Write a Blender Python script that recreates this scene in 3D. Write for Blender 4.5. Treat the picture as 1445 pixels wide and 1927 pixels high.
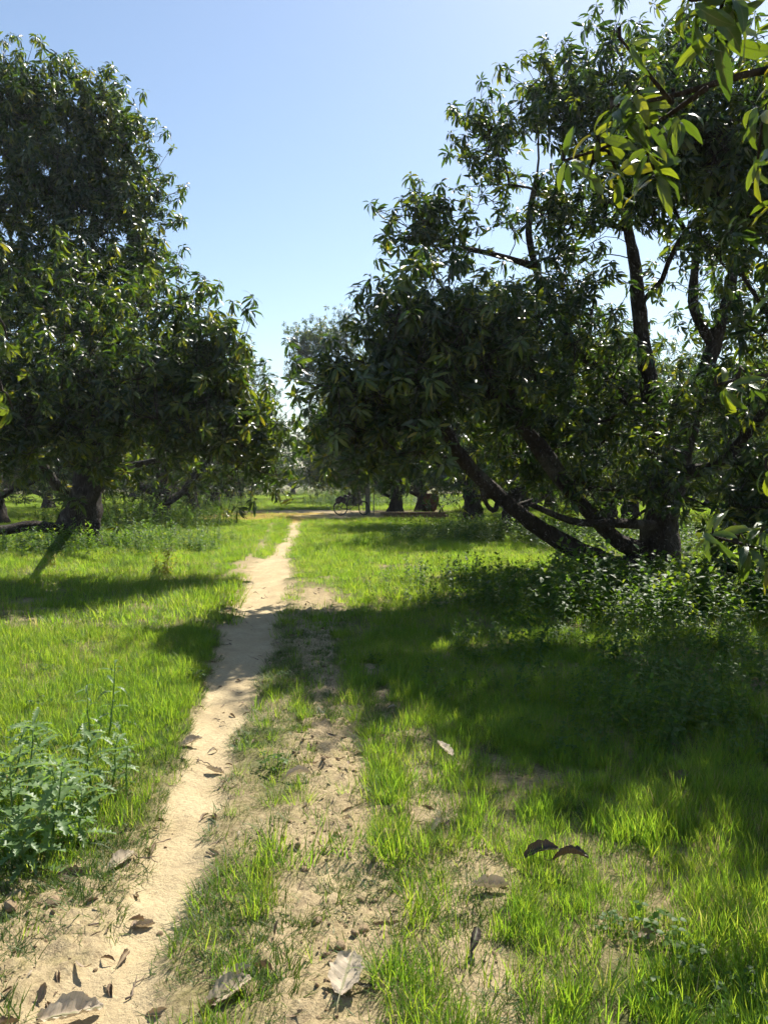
import bpy, math, random
import numpy as np
from mathutils import Vector, Matrix, Euler

for o in list(bpy.data.objects):
    bpy.data.objects.remove(o)
S = bpy.context.scene
C = S.collection
R = math.radians

# ------------------------------------------------------------------ camera
F_PX, CX, CY, CAM_H = 1448.0, 722.5, 963.5, 1.6
PITCH = math.atan(55.5 / F_PX)
cam_d = bpy.data.cameras.new('camera')
cam = bpy.data.objects.new('camera', cam_d)
C.objects.link(cam)
cam.location = (0, 0, CAM_H)
cam.rotation_euler = (R(90) - PITCH, 0, 0)
cam_d.sensor_fit = 'VERTICAL'
cam_d.angle = 2 * math.atan(CY / F_PX)
cam_d.clip_start = 0.05
cam_d.clip_end = 3000
S.camera = cam

# ------------------------------------------------------------------ world, sun, exposure
SUN_EL, SUN_AZ = R(49), R(28)          # azimuth measured from +Y towards +X
W = bpy.data.worlds.new('World')
S.world = W
W.use_nodes = True
wn = W.node_tree
bg = wn.nodes['Background']
sky = wn.nodes.new('ShaderNodeTexSky')
sky.sky_type = 'NISHITA'
sky.sun_disc = False
sky.sun_elevation = SUN_EL
sky.sun_rotation = SUN_AZ
sky.altitude = 100
sky.air_density = 1.15
sky.dust_density = 0.55
sky.ozone_density = 0.8
wn.links.new(sky.outputs[0], bg.inputs[0])
bg.inputs[1].default_value = 0.078
sd = bpy.data.lights.new('sun', 'SUN')
sd.energy = 5.0
sd.angle = R(0.53)
sd.color = (1.0, 0.94, 0.83)
sun = bpy.data.objects.new('sun', sd)
C.objects.link(sun)
to_sun = Vector((math.sin(SUN_AZ) * math.cos(SUN_EL), math.cos(SUN_AZ) * math.cos(SUN_EL), math.sin(SUN_EL)))
sun.rotation_euler = to_sun.to_track_quat('Z', 'Y').to_euler()
S.view_settings.view_transform = 'Standard'
S.view_settings.look = 'None'
S.view_settings.exposure = 1.08
S.view_settings.gamma = 1.0
S.render.engine = 'CYCLES'
cy = S.cycles
cy.max_bounces = 4
cy.diffuse_bounces = 2
cy.glossy_bounces = 2
cy.transmission_bounces = 3
cy.transparent_max_bounces = 4
cy.volume_bounces = 0
cy.caustics_reflective = False
cy.caustics_refractive = False
cy.use_denoising = True
cy.use_adaptive_sampling = True
cy.adaptive_threshold = 0.04
try:
    cy.denoiser = 'OPENIMAGEDENOISE'
except Exception:
    pass

# ------------------------------------------------------------------ pixel of the photograph -> place
cp, sp = math.cos(PITCH), math.sin(PITCH)


def ray(px, py):
    x = (px - CX) / F_PX
    y = -(py - CY) / F_PX
    return np.array([x, cp + y * sp, -sp + y * cp])


def P(px, py, d):
    r = ray(px, py)
    return np.array([0, 0, CAM_H]) + r * (d / r[1])


def gp(px, py):
    r = ray(px, py)
    return np.array([0, 0, CAM_H]) + r * (CAM_H / -r[2])


# ------------------------------------------------------------------ noise
def _h(ix, iy, s):
    n = (ix.astype(np.int64) * 374761393 + iy.astype(np.int64) * 668265263 + s * 974711) & 0xffffffff
    n = ((n ^ (n >> 13)) * 1274126177) & 0xffffffff
    return ((n ^ (n >> 16)) & 0xffff) / 65535.0


def vn(x, y, s=0):
    x = np.asarray(x, float)
    y = np.asarray(y, float)
    ix, iy = np.floor(x), np.floor(y)
    fx, fy = x - ix, y - iy
    fx = fx * fx * (3 - 2 * fx)
    fy = fy * fy * (3 - 2 * fy)
    a, b = _h(ix, iy, s), _h(ix + 1, iy, s)
    c, d = _h(ix, iy + 1, s), _h(ix + 1, iy + 1, s)
    return (a + (b - a) * fx) * (1 - fy) + (c + (d - c) * fx) * fy


def fbm(x, y, s=0, o=4):
    t, a, n = 0, 1.0, 0
    for k in range(o):
        t = t + a * vn(x * 2 ** k, y * 2 ** k, s + k * 17)
        n += a
        a *= 0.5
    return t / n


def sstep(a, b, x):
    t = np.clip((x - a) / (b - a), 0, 1)
    return t * t * (3 - 2 * t)


# ------------------------------------------------------------------ lanes: strips read off the photograph and laid on the ground
def strip(rows):
    rows = sorted(rows, key=lambda r: -r[0])
    Y, A, B = [], [], []
    for y, l, r in rows:
        p, q = gp(l, y), gp(r, y)
        Y.append(p[1])
        A.append(p[0])
        B.append(q[0])
    Y, A, B = map(np.array, (Y, A, B))

    def f(x, y):
        """>0 inside, in half widths; 1 on the centre line"""
        a, b = np.interp(y, Y, A), np.interp(y, Y, B)
        return 1 - np.abs(x - (a + b) / 2) / np.maximum((b - a) / 2, 1e-3)
    f.Y = Y
    f.span = lambda y: (np.interp(y, Y, A), np.interp(y, Y, B))
    return f


PATH = strip([(1927, 40, 315), (1850, 110, 318), (1800, 160, 318), (1700, 212, 372), (1600, 262, 402), (1500, 303, 418),
              (1400, 343, 448), (1300, 373, 492), (1200, 408, 528), (1120, 448, 545), (1085, 455, 552), (1060, 478, 553),
              (1040, 503, 556), (1020, 528, 562), (1000, 540, 567), (985, 543, 569), (975, 545, 572)])
TRACK = strip([(1927, 390, 790), (1800, 420, 770), (1700, 440, 770), (1600, 480, 780), (1500, 540, 790), (1400, 555, 770),
               (1300, 545, 735), (1200, 535, 700), (1130, 545, 655), (1095, 552, 640)])
TUFTS = strip([(1927, 790, 880), (1800, 715, 810), (1700, 690, 800), (1600, 690, 790), (1500, 690, 770), (1400, 680, 735),
               (1300, 650, 700), (1200, 628, 672), (1150, 620, 650)])
BARE2 = strip([(1927, 860, 1000), (1800, 800, 960), (1700, 800, 980), (1620, 830, 960), (1550, 800, 880), (1480, 770, 850)])
OLD = strip([(1080, 425, 470), (1060, 445, 485), (1040, 470, 500), (1020, 488, 508), (1000, 498, 514), (985, 505, 520)])


def path_m(x, y):
    v = PATH(x, y)
    w = (fbm(x * 5, y * 5, 3, 3) - 0.5) * 0.9 + (fbm(x * 22, y * 22, 5, 2) - .5) * .45
    return np.where(y < 33.5, v + w, -1)


def road_m(x, y):
    # lane that crosses the path beyond the first trees
    c = 42.0 + 0.10 * x + (fbm(x * .25, y * .25, 9, 2) - .5) * 2
    a = 1 - np.abs(y - c) / 2.3 - np.maximum(np.abs(x + 3.2) - 6.0, 0) * .7
    b = 1 - np.abs(y - 36.5) / 4.0 - np.maximum(np.abs(x + 1.9) - 1.7, 0) * .8
    return np.maximum(a, b) + (fbm(x * 1.3, y * 1.3, 21, 3) - .5) * .6


def track_m(x, y):
    v = TRACK(x, y)
    yy = sstep(12.6, 11.0, y)
    return (v + (fbm(x * 3.2, y * 3.2, 13, 3) - .5) * 1.3) * yy + (yy - 1)


def old_m(x, y):
    v = OLD(x, y) + (fbm(x * 3, y * 2, 14, 3) - .5) * 1.6
    return np.where((y > 13.2) & (y < 31), v, -1)


def bank_m(x, y):
    # trodden, half bare ground left of the path close to the camera
    return sstep(3.4, 2.85, y + (fbm(x * 2, y * 2, 31, 3) - .5) * 1.2) * sstep(-0.75, -0.95, x) * 1.0


def ground_z(x, y):
    x = np.asarray(x, float)
    y = np.asarray(y, float)
    near = sstep(26, 9, y)
    z = (fbm(x * .35, y * .35, 41, 3) - .5) * .10 * sstep(160, 40, np.abs(y)) * sstep(120, 40, np.abs(x))
    pm = sstep(-.25, .45, path_m(x, y))
    tm = sstep(-.2, .5, track_m(x, y))
    z = z - .035 * pm * near - .015 * tm * near
    rough = (1 - pm)
    z = z + near * rough * (fbm(x * 7, y * 7, 51, 4) - .5) * .035
    clod = np.maximum(tm * (1 - pm), bank_m(x, y) * (1 - pm))
    c1 = vn(x * 26, y * 26, 61)
    z = z + near * clod * (np.maximum(c1 - .5, 0) * .075 + (vn(x * 48, y * 48, 62) - .5) * .012)
    z = z + near * pm * ((fbm(x * 7, y * 4, 71, 3) - .5) * .03 + (vn(x * 30, y * 22, 72) - .5) * .007 - .012 * sstep(.62, .8, vn(x * 8, y * 3.4, 73)))
    return z


# ------------------------------------------------------------------ small helpers
def link(o, parent=None):
    C.objects.link(o)
    if parent is not None:
        o.parent = parent
    return o


def empty(name, loc, label, cat, group=None, rz=0):
    o = bpy.data.objects.new(name, None)
    o.location = loc
    o.rotation_euler = (0, 0, rz)
    o['label'] = label
    o['category'] = cat
    if group:
        o['group'] = group
    return link(o)


def tag(o, label=None, cat=None, group=None, kind=None):
    if label:
        o['label'] = label
    if cat:
        o['category'] = cat
    if group:
        o['group'] = group
    if kind:
        o['kind'] = kind
    return o


def set_smooth(me):
    me.polygons.foreach_set('use_smooth', np.ones(len(me.polygons), bool))


class MB:
    def __init__(s):
        s.v, s.f, s.a, s.n = [], [], [], 0

    def add(s, v, f, a=None):
        v = np.asarray(v, float)
        s.v.append(v)
        n = s.n
        s.f.extend([tuple(i + n for i in q) for q in f])
        s.a.append(np.zeros((len(v), 3)) if a is None else np.asarray(a, float))
        s.n += len(v)

    def tube(s, pts, rad, n=6, cap=True, lr=0.0):
        pts = np.asarray(pts, float)
        rad = np.broadcast_to(np.asarray(rad, float), (len(pts),))
        T = np.gradient(pts, axis=0)
        T /= np.maximum(np.linalg.norm(T, axis=1, keepdims=True), 1e-9)
        up = np.array([0, 0, 1.0]) if abs(T[0][2]) < .9 else np.array([1.0, 0, 0])
        u = np.cross(T[0], up)
        u /= np.linalg.norm(u)
        vs = []
        th = np.arange(n) * 2 * math.pi / n
        for i in range(len(pts)):
            u = u - T[i] * np.dot(u, T[i])
            u /= max(np.linalg.norm(u), 1e-9)
            w = np.cross(T[i], u)
            vs.append(pts[i] + rad[i] * (np.cos(th)[:, None] * u + np.sin(th)[:, None] * w))
        v = np.concatenate(vs)
        f = []
        for i in range(len(pts) - 1):
            for k in range(n):
                f.append((i * n + k, i * n + (k + 1) % n, (i + 1) * n + (k + 1) % n, (i + 1) * n + k))
        if cap:
            f.append(tuple(range(n - 1, -1, -1)))
            b = (len(pts) - 1) * n
            f.append(tuple(range(b, b + n)))
        a = np.zeros((len(v), 3))
        a[:, 2] = lr
        s.add(v, f, a)

    def box(s, c, d, lr=0.0):
        c, d = np.asarray(c, float), np.asarray(d, float) / 2
        v = [c + d * np.array([i, j, k]) for i in (-1, 1) for j in (-1, 1) for k in (-1, 1)]
        f = [(0, 1, 3, 2), (4, 6, 7, 5), (0, 4, 5, 1), (2, 3, 7, 6), (0, 2, 6, 4), (1, 5, 7, 3)]
        s.add(v, f)

    def mesh(s, name, mat, smooth=True):
        me = bpy.data.meshes.new(name)
        v = np.concatenate(s.v) if s.v else np.zeros((0, 3))
        me.from_pydata(v.tolist(), [], s.f)
        at = me.attributes.new('luv', 'FLOAT_VECTOR', 'POINT')
        at.data.foreach_set('vector', np.concatenate(s.a).astype(np.float32).ravel())
        if smooth:
            set_smooth(me)
        if mat:
            me.materials.append(mat)
        return me

    def build(s, name, mat, parent=None, smooth=True):
        return link(bpy.data.objects.new(name, s.mesh(name, mat, smooth)), parent)


# ------------------------------------------------------------------ materials
def newmat(name):
    m = bpy.data.materials.new(name)
    m.use_nodes = True
    nt = m.node_tree
    return m, nt, nt.nodes['Principled BSDF'], nt.nodes['Material Output']


def N(nt, t, **k):
    n = nt.nodes.new(t)
    for a, b in k.items():
        if a.startswith('i_'):
            n.inputs[a[2:]].default_value = b
        else:
            setattr(n, a, b)
    return n


def ramp(nt, fac, stops):
    n = nt.nodes.new('ShaderNodeValToRGB')
    el = n.color_ramp.elements
    while len(el) < len(stops):
        el.new(0.5)
    for e, (p, c) in zip(el, stops):
        e.position = p
        e.color = (*c, 1)
    nt.links.new(fac, n.inputs[0])
    return n.outputs[0]


def mixc(nt, fac, a, b, mode='MIX'):
    n = nt.nodes.new('ShaderNodeMix')
    n.data_type = 'RGBA'
    n.blend_type = mode
    for sock, val in ((n.inputs[0], fac), (n.inputs[6], a), (n.inputs[7], b)):
        if hasattr(val, 'is_output'):
            nt.links.new(val, sock)
        else:
            sock.default_value = val if not isinstance(val, tuple) else (*val, 1)
    return n.outputs[2]


def math_n(nt, op, a, b=None, clamp=False):
    n = nt.nodes.new('ShaderNodeMath')
    n.operation = op
    n.use_clamp = clamp
    for i, val in enumerate((a, b)):
        if val is None:
            continue
        if hasattr(val, 'is_output'):
            nt.links.new(val, n.inputs[i])
        else:
            n.inputs[i].default_value = val
    return n.outputs[0]


def leaf_mat(name, stops, trans_stops, tfac=.38, rough=.36, spec=.5, veins=False, random_w=.6, patch=0.0):
    """thin leaf: gloss + diffuse on the faces, light passing through from behind"""
    m, nt, b, out = newmat(name)
    at = N(nt, 'ShaderNodeAttribute', attribute_name='luv')
    sx = N(nt, 'ShaderNodeSeparateXYZ')
    nt.links.new(at.outputs['Vector'], sx.inputs[0])
    oi = N(nt, 'ShaderNodeObjectInfo')
    v = math_n(nt, 'ADD', math_n(nt, 'MULTIPLY', sx.outputs[2], 1 - random_w), math_n(nt, 'MULTIPLY', oi.outputs['Random'], random_w))
    if patch:
        gm = N(nt, 'ShaderNodeNewGeometry')
        pn = N(nt, 'ShaderNodeTexNoise', i_Scale=.9, i_Detail=3.0)
        nt.links.new(gm.outputs['Position'], pn.inputs['Vector'])
        v = math_n(nt, 'ADD', v, math_n(nt, 'MULTIPLY', math_n(nt, 'SUBTRACT', pn.outputs[0], .5), patch), True)
    col = ramp(nt, v, stops)
    tcol = ramp(nt, v, trans_stops)
    if veins:
        au = math_n(nt, 'ABSOLUTE', sx.outputs[0])
        w = math_n(nt, 'SINE', math_n(nt, 'MULTIPLY', math_n(nt, 'SUBTRACT', sx.outputs[1], math_n(nt, 'MULTIPLY', au, .10)), 95.0))
        w = math_n(nt, 'MULTIPLY', math_n(nt, 'SUBTRACT', w, .80, True), 4.0, True)
        mid = math_n(nt, 'LESS_THAN', au, .09)
        w = math_n(nt, 'MAXIMUM', math_n(nt, 'MULTIPLY', w, .55), mid)
        tx = N(nt, 'ShaderNodeTexNoise', i_Scale=5.0, i_Detail=5.0, i_Roughness=.65)
        nt.links.new(at.outputs['Vector'], tx.inputs['Vector'])
        col = mixc(nt, math_n(nt, 'MULTIPLY', w, .55), col, (.20, .23, .09))
        tcol = mixc(nt, math_n(nt, 'MULTIPLY', w, .6), tcol, (.03, .06, .0))
        blot = ramp(nt, tx.outputs[0], [(.58, (0, 0, 0)), (.70, (1, 1, 1))])
        col = mixc(nt, math_n(nt, 'MULTIPLY', blot, .5), col, (.09, .07, .03))
        tcol = mixc(nt, math_n(nt, 'MULTIPLY', blot, .45), tcol, (.12, .09, .02))
        bp = N(nt, 'ShaderNodeBump', i_Strength=.25, i_Distance=.002)
        nt.links.new(w, bp.inputs['Height'])
        nt.links.new(bp.outputs[0], b.inputs['Normal'])
    nt.links.new(col, b.inputs['Base Color'])
    b.inputs['Roughness'].default_value = rough
    b.inputs['Specular IOR Level'].default_value = spec
    tr = N(nt, 'ShaderNodeBsdfTranslucent')
    nt.links.new(tcol, tr.inputs[0])
    mx = N(nt, 'ShaderNodeMixShader')
    mx.inputs[0].default_value = tfac
    nt.links.new(b.outputs[0], mx.inputs[1])
    nt.links.new(tr.outputs[0], mx.inputs[2])
    nt.links.new(mx.outputs[0], out.inputs[0])
    return m


M = {}
M['leaf'] = leaf_mat('mango_leaf', [(0, (.006, .017, .009)), (.45, (.012, .03, .011)), (.75, (.030, .052, .014)), (.93, (.08, .10, .022)), (1, (.14, .10, .03))],
                     [(0, (.035, .085, .01)), (.5, (.10, .19, .012)), (.8, (.32, .38, .015)), (1, (.55, .44, .02))], .40, .36, .5, False, .05)
M['leaf_near'] = leaf_mat('mango_leaf_close', [(0, (.02, .05, .012)), (.55, (.04, .085, .014)), (.85, (.08, .11, .02)), (1, (.16, .13, .02))],
                          [(0, (.06, .12, .01)), (.45, (.13, .21, .012)), (.7, (.32, .38, .015)), (.88, (.55, .48, .015)), (1, (.62, .42, .02))], .40, .33, .55, True)
M['grass'] = leaf_mat('grass_blade', [(0, (.035, .09, .014)), (.5, (.065, .14, .018)), (.84, (.11, .17, .022)), (.92, (.26, .22, .09)), (1, (.34, .27, .13))],
                      [(0, (.16, .35, .025)), (.5, (.36, .57, .03)), (.84, (.55, .65, .05)), (.92, (.5, .42, .16)), (1, (.55, .45, .2))], .5, .5, .25, False, .35, .75)
M['grass_low'] = leaf_mat('creeping_grass', [(0, (.035, .075, .018)), (.6, (.06, .11, .02)), (1, (.13, .14, .04))],
                          [(0, (.10, .20, .02)), (.6, (.18, .28, .02)), (1, (.32, .32, .06))], .42, .5, .3)
M['grass_dry'] = leaf_mat('dry_grass', [(0, (.34, .27, .09)), (1, (.46, .37, .13))], [(0, (.58, .46, .11)), (1, (.70, .56, .16))], .5, .6, .2)
M['weed'] = leaf_mat('weed_leaf', [(0, (.03, .075, .018)), (.6, (.055, .115, .02)), (1, (.11, .15, .03))],
                     [(0, (.12, .25, .02)), (.6, (.22, .38, .02)), (1, (.42, .48, .03))], .45, .5, .25, False, .6, .6)
M['thistle'] = leaf_mat('thistle_leaf', [(0, (.09, .16, .06)), (.6, (.13, .21, .08)), (1, (.18, .26, .10))],
                        [(0, (.16, .32, .05)), (1, (.30, .44, .07))], .42, .45, .4)
M['yellow_leaf'] = leaf_mat('yellowing_leaf', [(0, (.13, .16, .02)), (1, (.24, .22, .03))], [(0, (.36, .4, .02)), (1, (.55, .5, .03))], .45, .45, .4)


def bark_mat():
    m, nt, b, out = newmat('mango_bark')
    tc = N(nt, 'ShaderNodeTexCoord')
    mp = N(nt, 'ShaderNodeMapping')
    mp.inputs['Scale'].default_value = (1, 1, .35)
    nt.links.new(tc.outputs['Object'], mp.inputs[0])
    t1 = N(nt, 'ShaderNodeTexNoise', i_Scale=16.0, i_Detail=6.0, i_Roughness=.65)
    t2 = N(nt, 'ShaderNodeTexVoronoi', i_Scale=26.0)
    t2.feature = 'DISTANCE_TO_EDGE'
    t3 = N(nt, 'ShaderNodeTexNoise', i_Scale=2.6, i_Detail=4.0)
    for t in (t1, t2):
        nt.links.new(mp.outputs[0], t.inputs['Vector'])
    nt.links.new(tc.outputs['Object'], t3.inputs['Vector'])
    c = ramp(nt, t1.outputs[0], [(.3, (.018, .014, .011)), (.55, (.042, .033, .026)), (.8, (.085, .07, .058))])
    c = mixc(nt, ramp(nt, t3.outputs[0], [(.55, (0, 0, 0)), (.7, (1, 1, 1))]), c, (.10, .092, .072))
    nt.links.new(c, b.inputs['Base Color'])
    b.inputs['Roughness'].default_value = .9
    b.inputs['Specular IOR Level'].default_value = .2
    h = math_n(nt, 'ADD', math_n(nt, 'MULTIPLY', t2.outputs['Distance'], 1.2), t1.outputs[0])
    bp = N(nt, 'ShaderNodeBump', i_Strength=1.0, i_Distance=.06)
    nt.links.new(h, bp.inputs['Height'])
    nt.links.new(bp.outputs[0], b.inputs['Normal'])
    return m


M['bark'] = bark_mat()


def soil_mat():
    m, nt, b, out = newmat('soil')
    tc = N(nt, 'ShaderNodeNewGeometry')
    g = N(nt, 'ShaderNodeAttribute', attribute_name='green')
    pth = N(nt, 'ShaderNodeAttribute', attribute_name='trodden')
    dry = N(nt, 'ShaderNodeAttribute', attribute_name='straw')
    t1 = N(nt, 'ShaderNodeTexNoise', i_Scale=2.3, i_Detail=6.0, i_Roughness=.6)
    t2 = N(nt, 'ShaderNodeTexNoise', i_Scale=38.0, i_Detail=6.0, i_Roughness=.7)
    t3 = N(nt, 'ShaderNodeTexNoise', i_Scale=9.0, i_Detail=5.0, i_Roughness=.65)
    for t in (t1, t2, t3):
        nt.links.new(tc.outputs['Position'], t.inputs['Vector'])
    # packed pale clay of the path against looser, darker crumbs beside it
    packed = ramp(nt, t1.outputs[0], [(.3, (.395, .305, .175)), (.7, (.505, .41, .25))])
    packed = mixc(nt, ramp(nt, t2.outputs[0], [(.35, (1, 1, 1)), (.5, (0, 0, 0))]), packed, (.36, .28, .165))
    t4 = N(nt, 'ShaderNodeTexNoise', i_Scale=5.5, i_Detail=4.0, i_Roughness=.6, i_Distortion=.6)
    nt.links.new(tc.outputs['Position'], t4.inputs['Vector'])
    packed = mixc(nt, math_n(nt, 'MULTIPLY', ramp(nt, t4.outputs[0], [(.5, (0, 0, 0)), (.68, (1, 1, 1))]), .5), packed, (.33, .26, .16))
    loose = ramp(nt, t2.outputs[0], [(.30, (.12, .085, .05)), (.5, (.31, .235, .135)), (.72, (.49, .39, .23))])
    moss = ramp(nt, t3.outputs[0], [(.45, (0, 0, 0)), (.66, (1, 1, 1))])
    loose = mixc(nt, math_n(nt, 'MULTIPLY', moss, .55), loose, (.20, .18, .06))
    c = mixc(nt, pth.outputs['Fac'], loose, packed)
    turf = ramp(nt, t2.outputs[0], [(.3, (.03, .045, .012)), (.6, (.06, .09, .018)), (.8, (.12, .12, .04))])
    c = mixc(nt, g.outputs['Fac'], c, turf)
    straw = ramp(nt, t2.outputs[0], [(.3, (.27, .21, .08)), (.7, (.45, .36, .15))])
    c = mixc(nt, dry.outputs['Fac'], c, straw)
    nt.links.new(c, b.inputs['Base Color'])
    b.inputs['Roughness'].default_value = .95
    b.inputs['Specular IOR Level'].default_value = .12
    bp = N(nt, 'ShaderNodeBump', i_Strength=.8, i_Distance=.02)
    h = math_n(nt, 'ADD', t2.outputs[0], math_n(nt, 'MULTIPLY', t3.outputs[0], .7))
    nt.links.new(h, bp.inputs['Height'])
    nt.links.new(bp.outputs[0], b.inputs['Normal'])
    return m


M['soil'] = soil_mat()


def plain(name, stops, scale=12.0, rough=.8, spec=.3, bump=.3, metal=0.0):
    m, nt, b, out = newmat(name)
    tc = N(nt, 'ShaderNodeTexCoord')
    t = N(nt, 'ShaderNodeTexNoise', i_Scale=scale, i_Detail=5.0, i_Roughness=.6)
    nt.links.new(tc.outputs['Object'], t.inputs['Vector'])
    nt.links.new(ramp(nt, t.outputs[0], stops), b.inputs['Base Color'])
    b.inputs['Roughness'].default_value = rough
    b.inputs['Specular IOR Level'].default_value = spec
    b.inputs['Metallic'].default_value = metal
    if bump:
        bp = N(nt, 'ShaderNodeBump', i_Strength=bump, i_Distance=.004)
        nt.links.new(t.outputs[0], bp.inputs['Height'])
        nt.links.new(bp.outputs[0], b.inputs['Normal'])
    return m


M['dead_pale'] = leaf_mat('dead_leaf_pale', [(0, (.36, .28, .19)), (.6, (.46, .38, .28)), (1, (.54, .45, .33))], [(0, (.4, .3, .18)), (1, (.5, .4, .25))], .15, .7, .25, True, .5)
M['dead_brown'] = leaf_mat('dead_leaf_brown', [(0, (.10, .065, .045)), (.5, (.22, .15, .10)), (1, (.38, .29, .21))], [(0, (.2, .12, .05)), (1, (.35, .24, .12))], .15, .6, .3, True, .8)
M['dead_dark'] = leaf_mat('dead_leaf_dark', [(0, (.03, .022, .02)), (1, (.09, .07, .06))], [(0, (.1, .06, .03)), (1, (.14, .09, .05))], .1, .6, .3, True, .5)
M['twig'] = plain('dry_twig', [(.3, (.10, .07, .05)), (.7, (.24, .18, .13))], 30)
M['clod'] = plain('soil_clod', [(.3, (.20, .14, .09)), (.7, (.40, .30, .18))], 25, .95, .1, .8)
M['black_paint'] = plain('black_paint', [(.4, (.012, .012, .012)), (.7, (.03, .028, .025))], 8, .45, .5, .1)
M['rubber'] = plain('rubber', [(.4, (.012, .012, .012)), (.7, (.03, .03, .03))], 8, .8, .3, .1)
M['steel'] = plain('worn_steel', [(.4, (.22, .21, .2)), (.7, (.4, .39, .37))], 8, .4, .5, .1, .8)
M['cloth'] = plain('dark_cloth', [(.3, (.03, .02, .025)), (.7, (.07, .045, .05))], 15, .9, .1, .5)
M['concrete'] = plain('weathered_concrete', [(.3, (.20, .20, .19)), (.7, (.36, .35, .33))], 10, .9, .2, .4)
M['clay'] = plain('red_clay', [(.3, (.09, .04, .027)), (.7, (.15, .065, .042))], 6, .85, .2, .3)
M['brick'] = plain('mud_brick', [(.3, (.10, .075, .055)), (.7, (.2, .15, .10))], 9, .95, .1, .6)


# ------------------------------------------------------------------ ground: one grid, the path and the lane cut out of it
def axis(fine_a, fine_b, step, lo, hi, g=1.09):
    a = list(np.arange(fine_a, fine_b, step))
    s, x = step, a[-1]
    while x < hi:
        s *= g
        x += s
        a.append(x)
    s, x = step, a[0]
    lo_l = []
    while x > lo:
        s *= g
        x -= s
        lo_l.append(x)
    return np.array(lo_l[::-1] + a)


def build_ground():
    xs = axis(-2.6, 2.6, .028, -700, 700, 1.075)
    ys = axis(1.6, 8.0, .028, -60, 900, 1.03)
    X, Y = np.meshgrid(xs, ys)
    X, Y = X.ravel(), Y.ravel()
    Z = ground_z(X, Y)
    nx, ny = len(xs), len(ys)
    pm = path_m(X, Y)
    rm = road_m(X, Y)
    tm = np.maximum(track_m(X, Y), np.maximum(old_m(X, Y), bank_m(X, Y) * 1.2 - .35))
    tuft = sstep(-.2, .5, TUFTS(X, Y)) * (Y < 10)
    bare = sstep(-.3, .5, np.maximum(tm, BARE2(X, Y) * (Y < 5.0) + (fbm(X * 4, Y * 4, 88, 2) - .5))) * (1 - .3 * tuft)
    pf = sstep(-.15, .25, pm)
    rf = sstep(-.1, .3, rm) * (np.abs(X) < 40)
    green = (1 - pf) * (1 - rf) * (1 - bare * .9) * (.22 + .5 * sstep(.4, .65, fbm(X * 2.2, Y * 2.2, 95, 3)) + .5 * sstep(6, 16, Y)).clip(0, 1)
    trod = np.clip(np.maximum(np.maximum(pf, rf * .8), bare * .35), 0, 1)
    straw = sstep(.3, .5, fbm(X * .8, Y * .8, 91, 3)) * sstep(29.5, 32, Y) * sstep(40.5, 38.5, Y) * sstep(-1.6, -3.0, X + (fbm(X, Y, 92, 2) - .5) * 2) * (np.abs(X) < 9)
    co = np.stack([X, Y, Z], 1)
    ii = (np.arange(ny - 1)[:, None] * nx + np.arange(nx - 1)[None, :]).ravel()
    quads = np.stack([ii, ii + 1, ii + nx + 1, ii + nx], 1)
    fp = pm[quads].mean(1) > 0
    fr = (rm[quads].mean(1) > 0) & (np.abs(X[quads].mean(1)) < 40) & ~fp
    for name, sel in (('ground', ~fp & ~fr), ('dirt_path', fp), ('dirt_road', fr)):
        q = quads[sel]
        used = np.unique(q)
        rem = np.full(len(co), -1)
        rem[used] = np.arange(len(used))
        me = bpy.data.meshes.new(name)
        me.vertices.add(len(used))
        me.vertices.foreach_set('co', co[used].astype(np.float32).ravel())
        me.loops.add(len(q) * 4)
        me.loops.foreach_set('vertex_index', rem[q].astype(np.int32).ravel())
        me.polygons.add(len(q))
        me.polygons.foreach_set('loop_start', (np.arange(len(q)) * 4).astype(np.int32))
        me.update(calc_edges=True)
        set_smooth(me)
        for an, val in (('green', green), ('trodden', trod), ('straw', straw)):
            me.attributes.new(an, 'FLOAT', 'POINT').data.foreach_set('value', val[used].astype(np.float32))
        me.materials.append(M['soil'])
        tag(link(bpy.data.objects.new(name, me)), kind='structure')


build_ground()


# ------------------------------------------------------------------ instancer for what nobody could count (grass, foliage, ground cover)
def src_collection(name, meshes):
    c = bpy.data.collections.new(name)
    for i, me in enumerate(meshes):
        c.objects.link(bpy.data.objects.new('%s_source_%02d' % (name, i), me))
    ng = bpy.data.node_groups.new(name + '_scatter', 'GeometryNodeTree')
    ng.interface.new_socket('Geometry', in_out='INPUT', socket_type='NodeSocketGeometry')
    ng.interface.new_socket('Geometry', in_out='OUTPUT', socket_type='NodeSocketGeometry')
    gi, go = ng.nodes.new('NodeGroupInput'), ng.nodes.new('NodeGroupOutput')
    ci = ng.nodes.new('GeometryNodeCollectionInfo')
    ci.inputs['Collection'].default_value = c
    ci.inputs['Separate Children'].default_value = True
    ci.inputs['Reset Children'].default_value = True
    iop = ng.nodes.new('GeometryNodeInstanceOnPoints')
    iop.inputs['Pick Instance'].default_value = True
    L = ng.links.new

    def attr(n, t):
        a = ng.nodes.new('GeometryNodeInputNamedAttribute')
        a.data_type = t
        a.inputs['Name'].default_value = n
        return a.outputs[0]
    e2r = ng.nodes.new('FunctionNodeEulerToRotation')
    L(attr('rot', 'FLOAT_VECTOR'), e2r.inputs[0])
    L(gi.outputs[0], iop.inputs['Points'])
    L(ci.outputs[0], iop.inputs['Instance'])
    L(attr('idx', 'INT'), iop.inputs['Instance Index'])
    L(e2r.outputs[0], iop.inputs['Rotation'])
    L(attr('scl', 'FLOAT'), iop.inputs['Scale'])
    L(iop.outputs[0], go.inputs[0])
    return ng, len(meshes)


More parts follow.
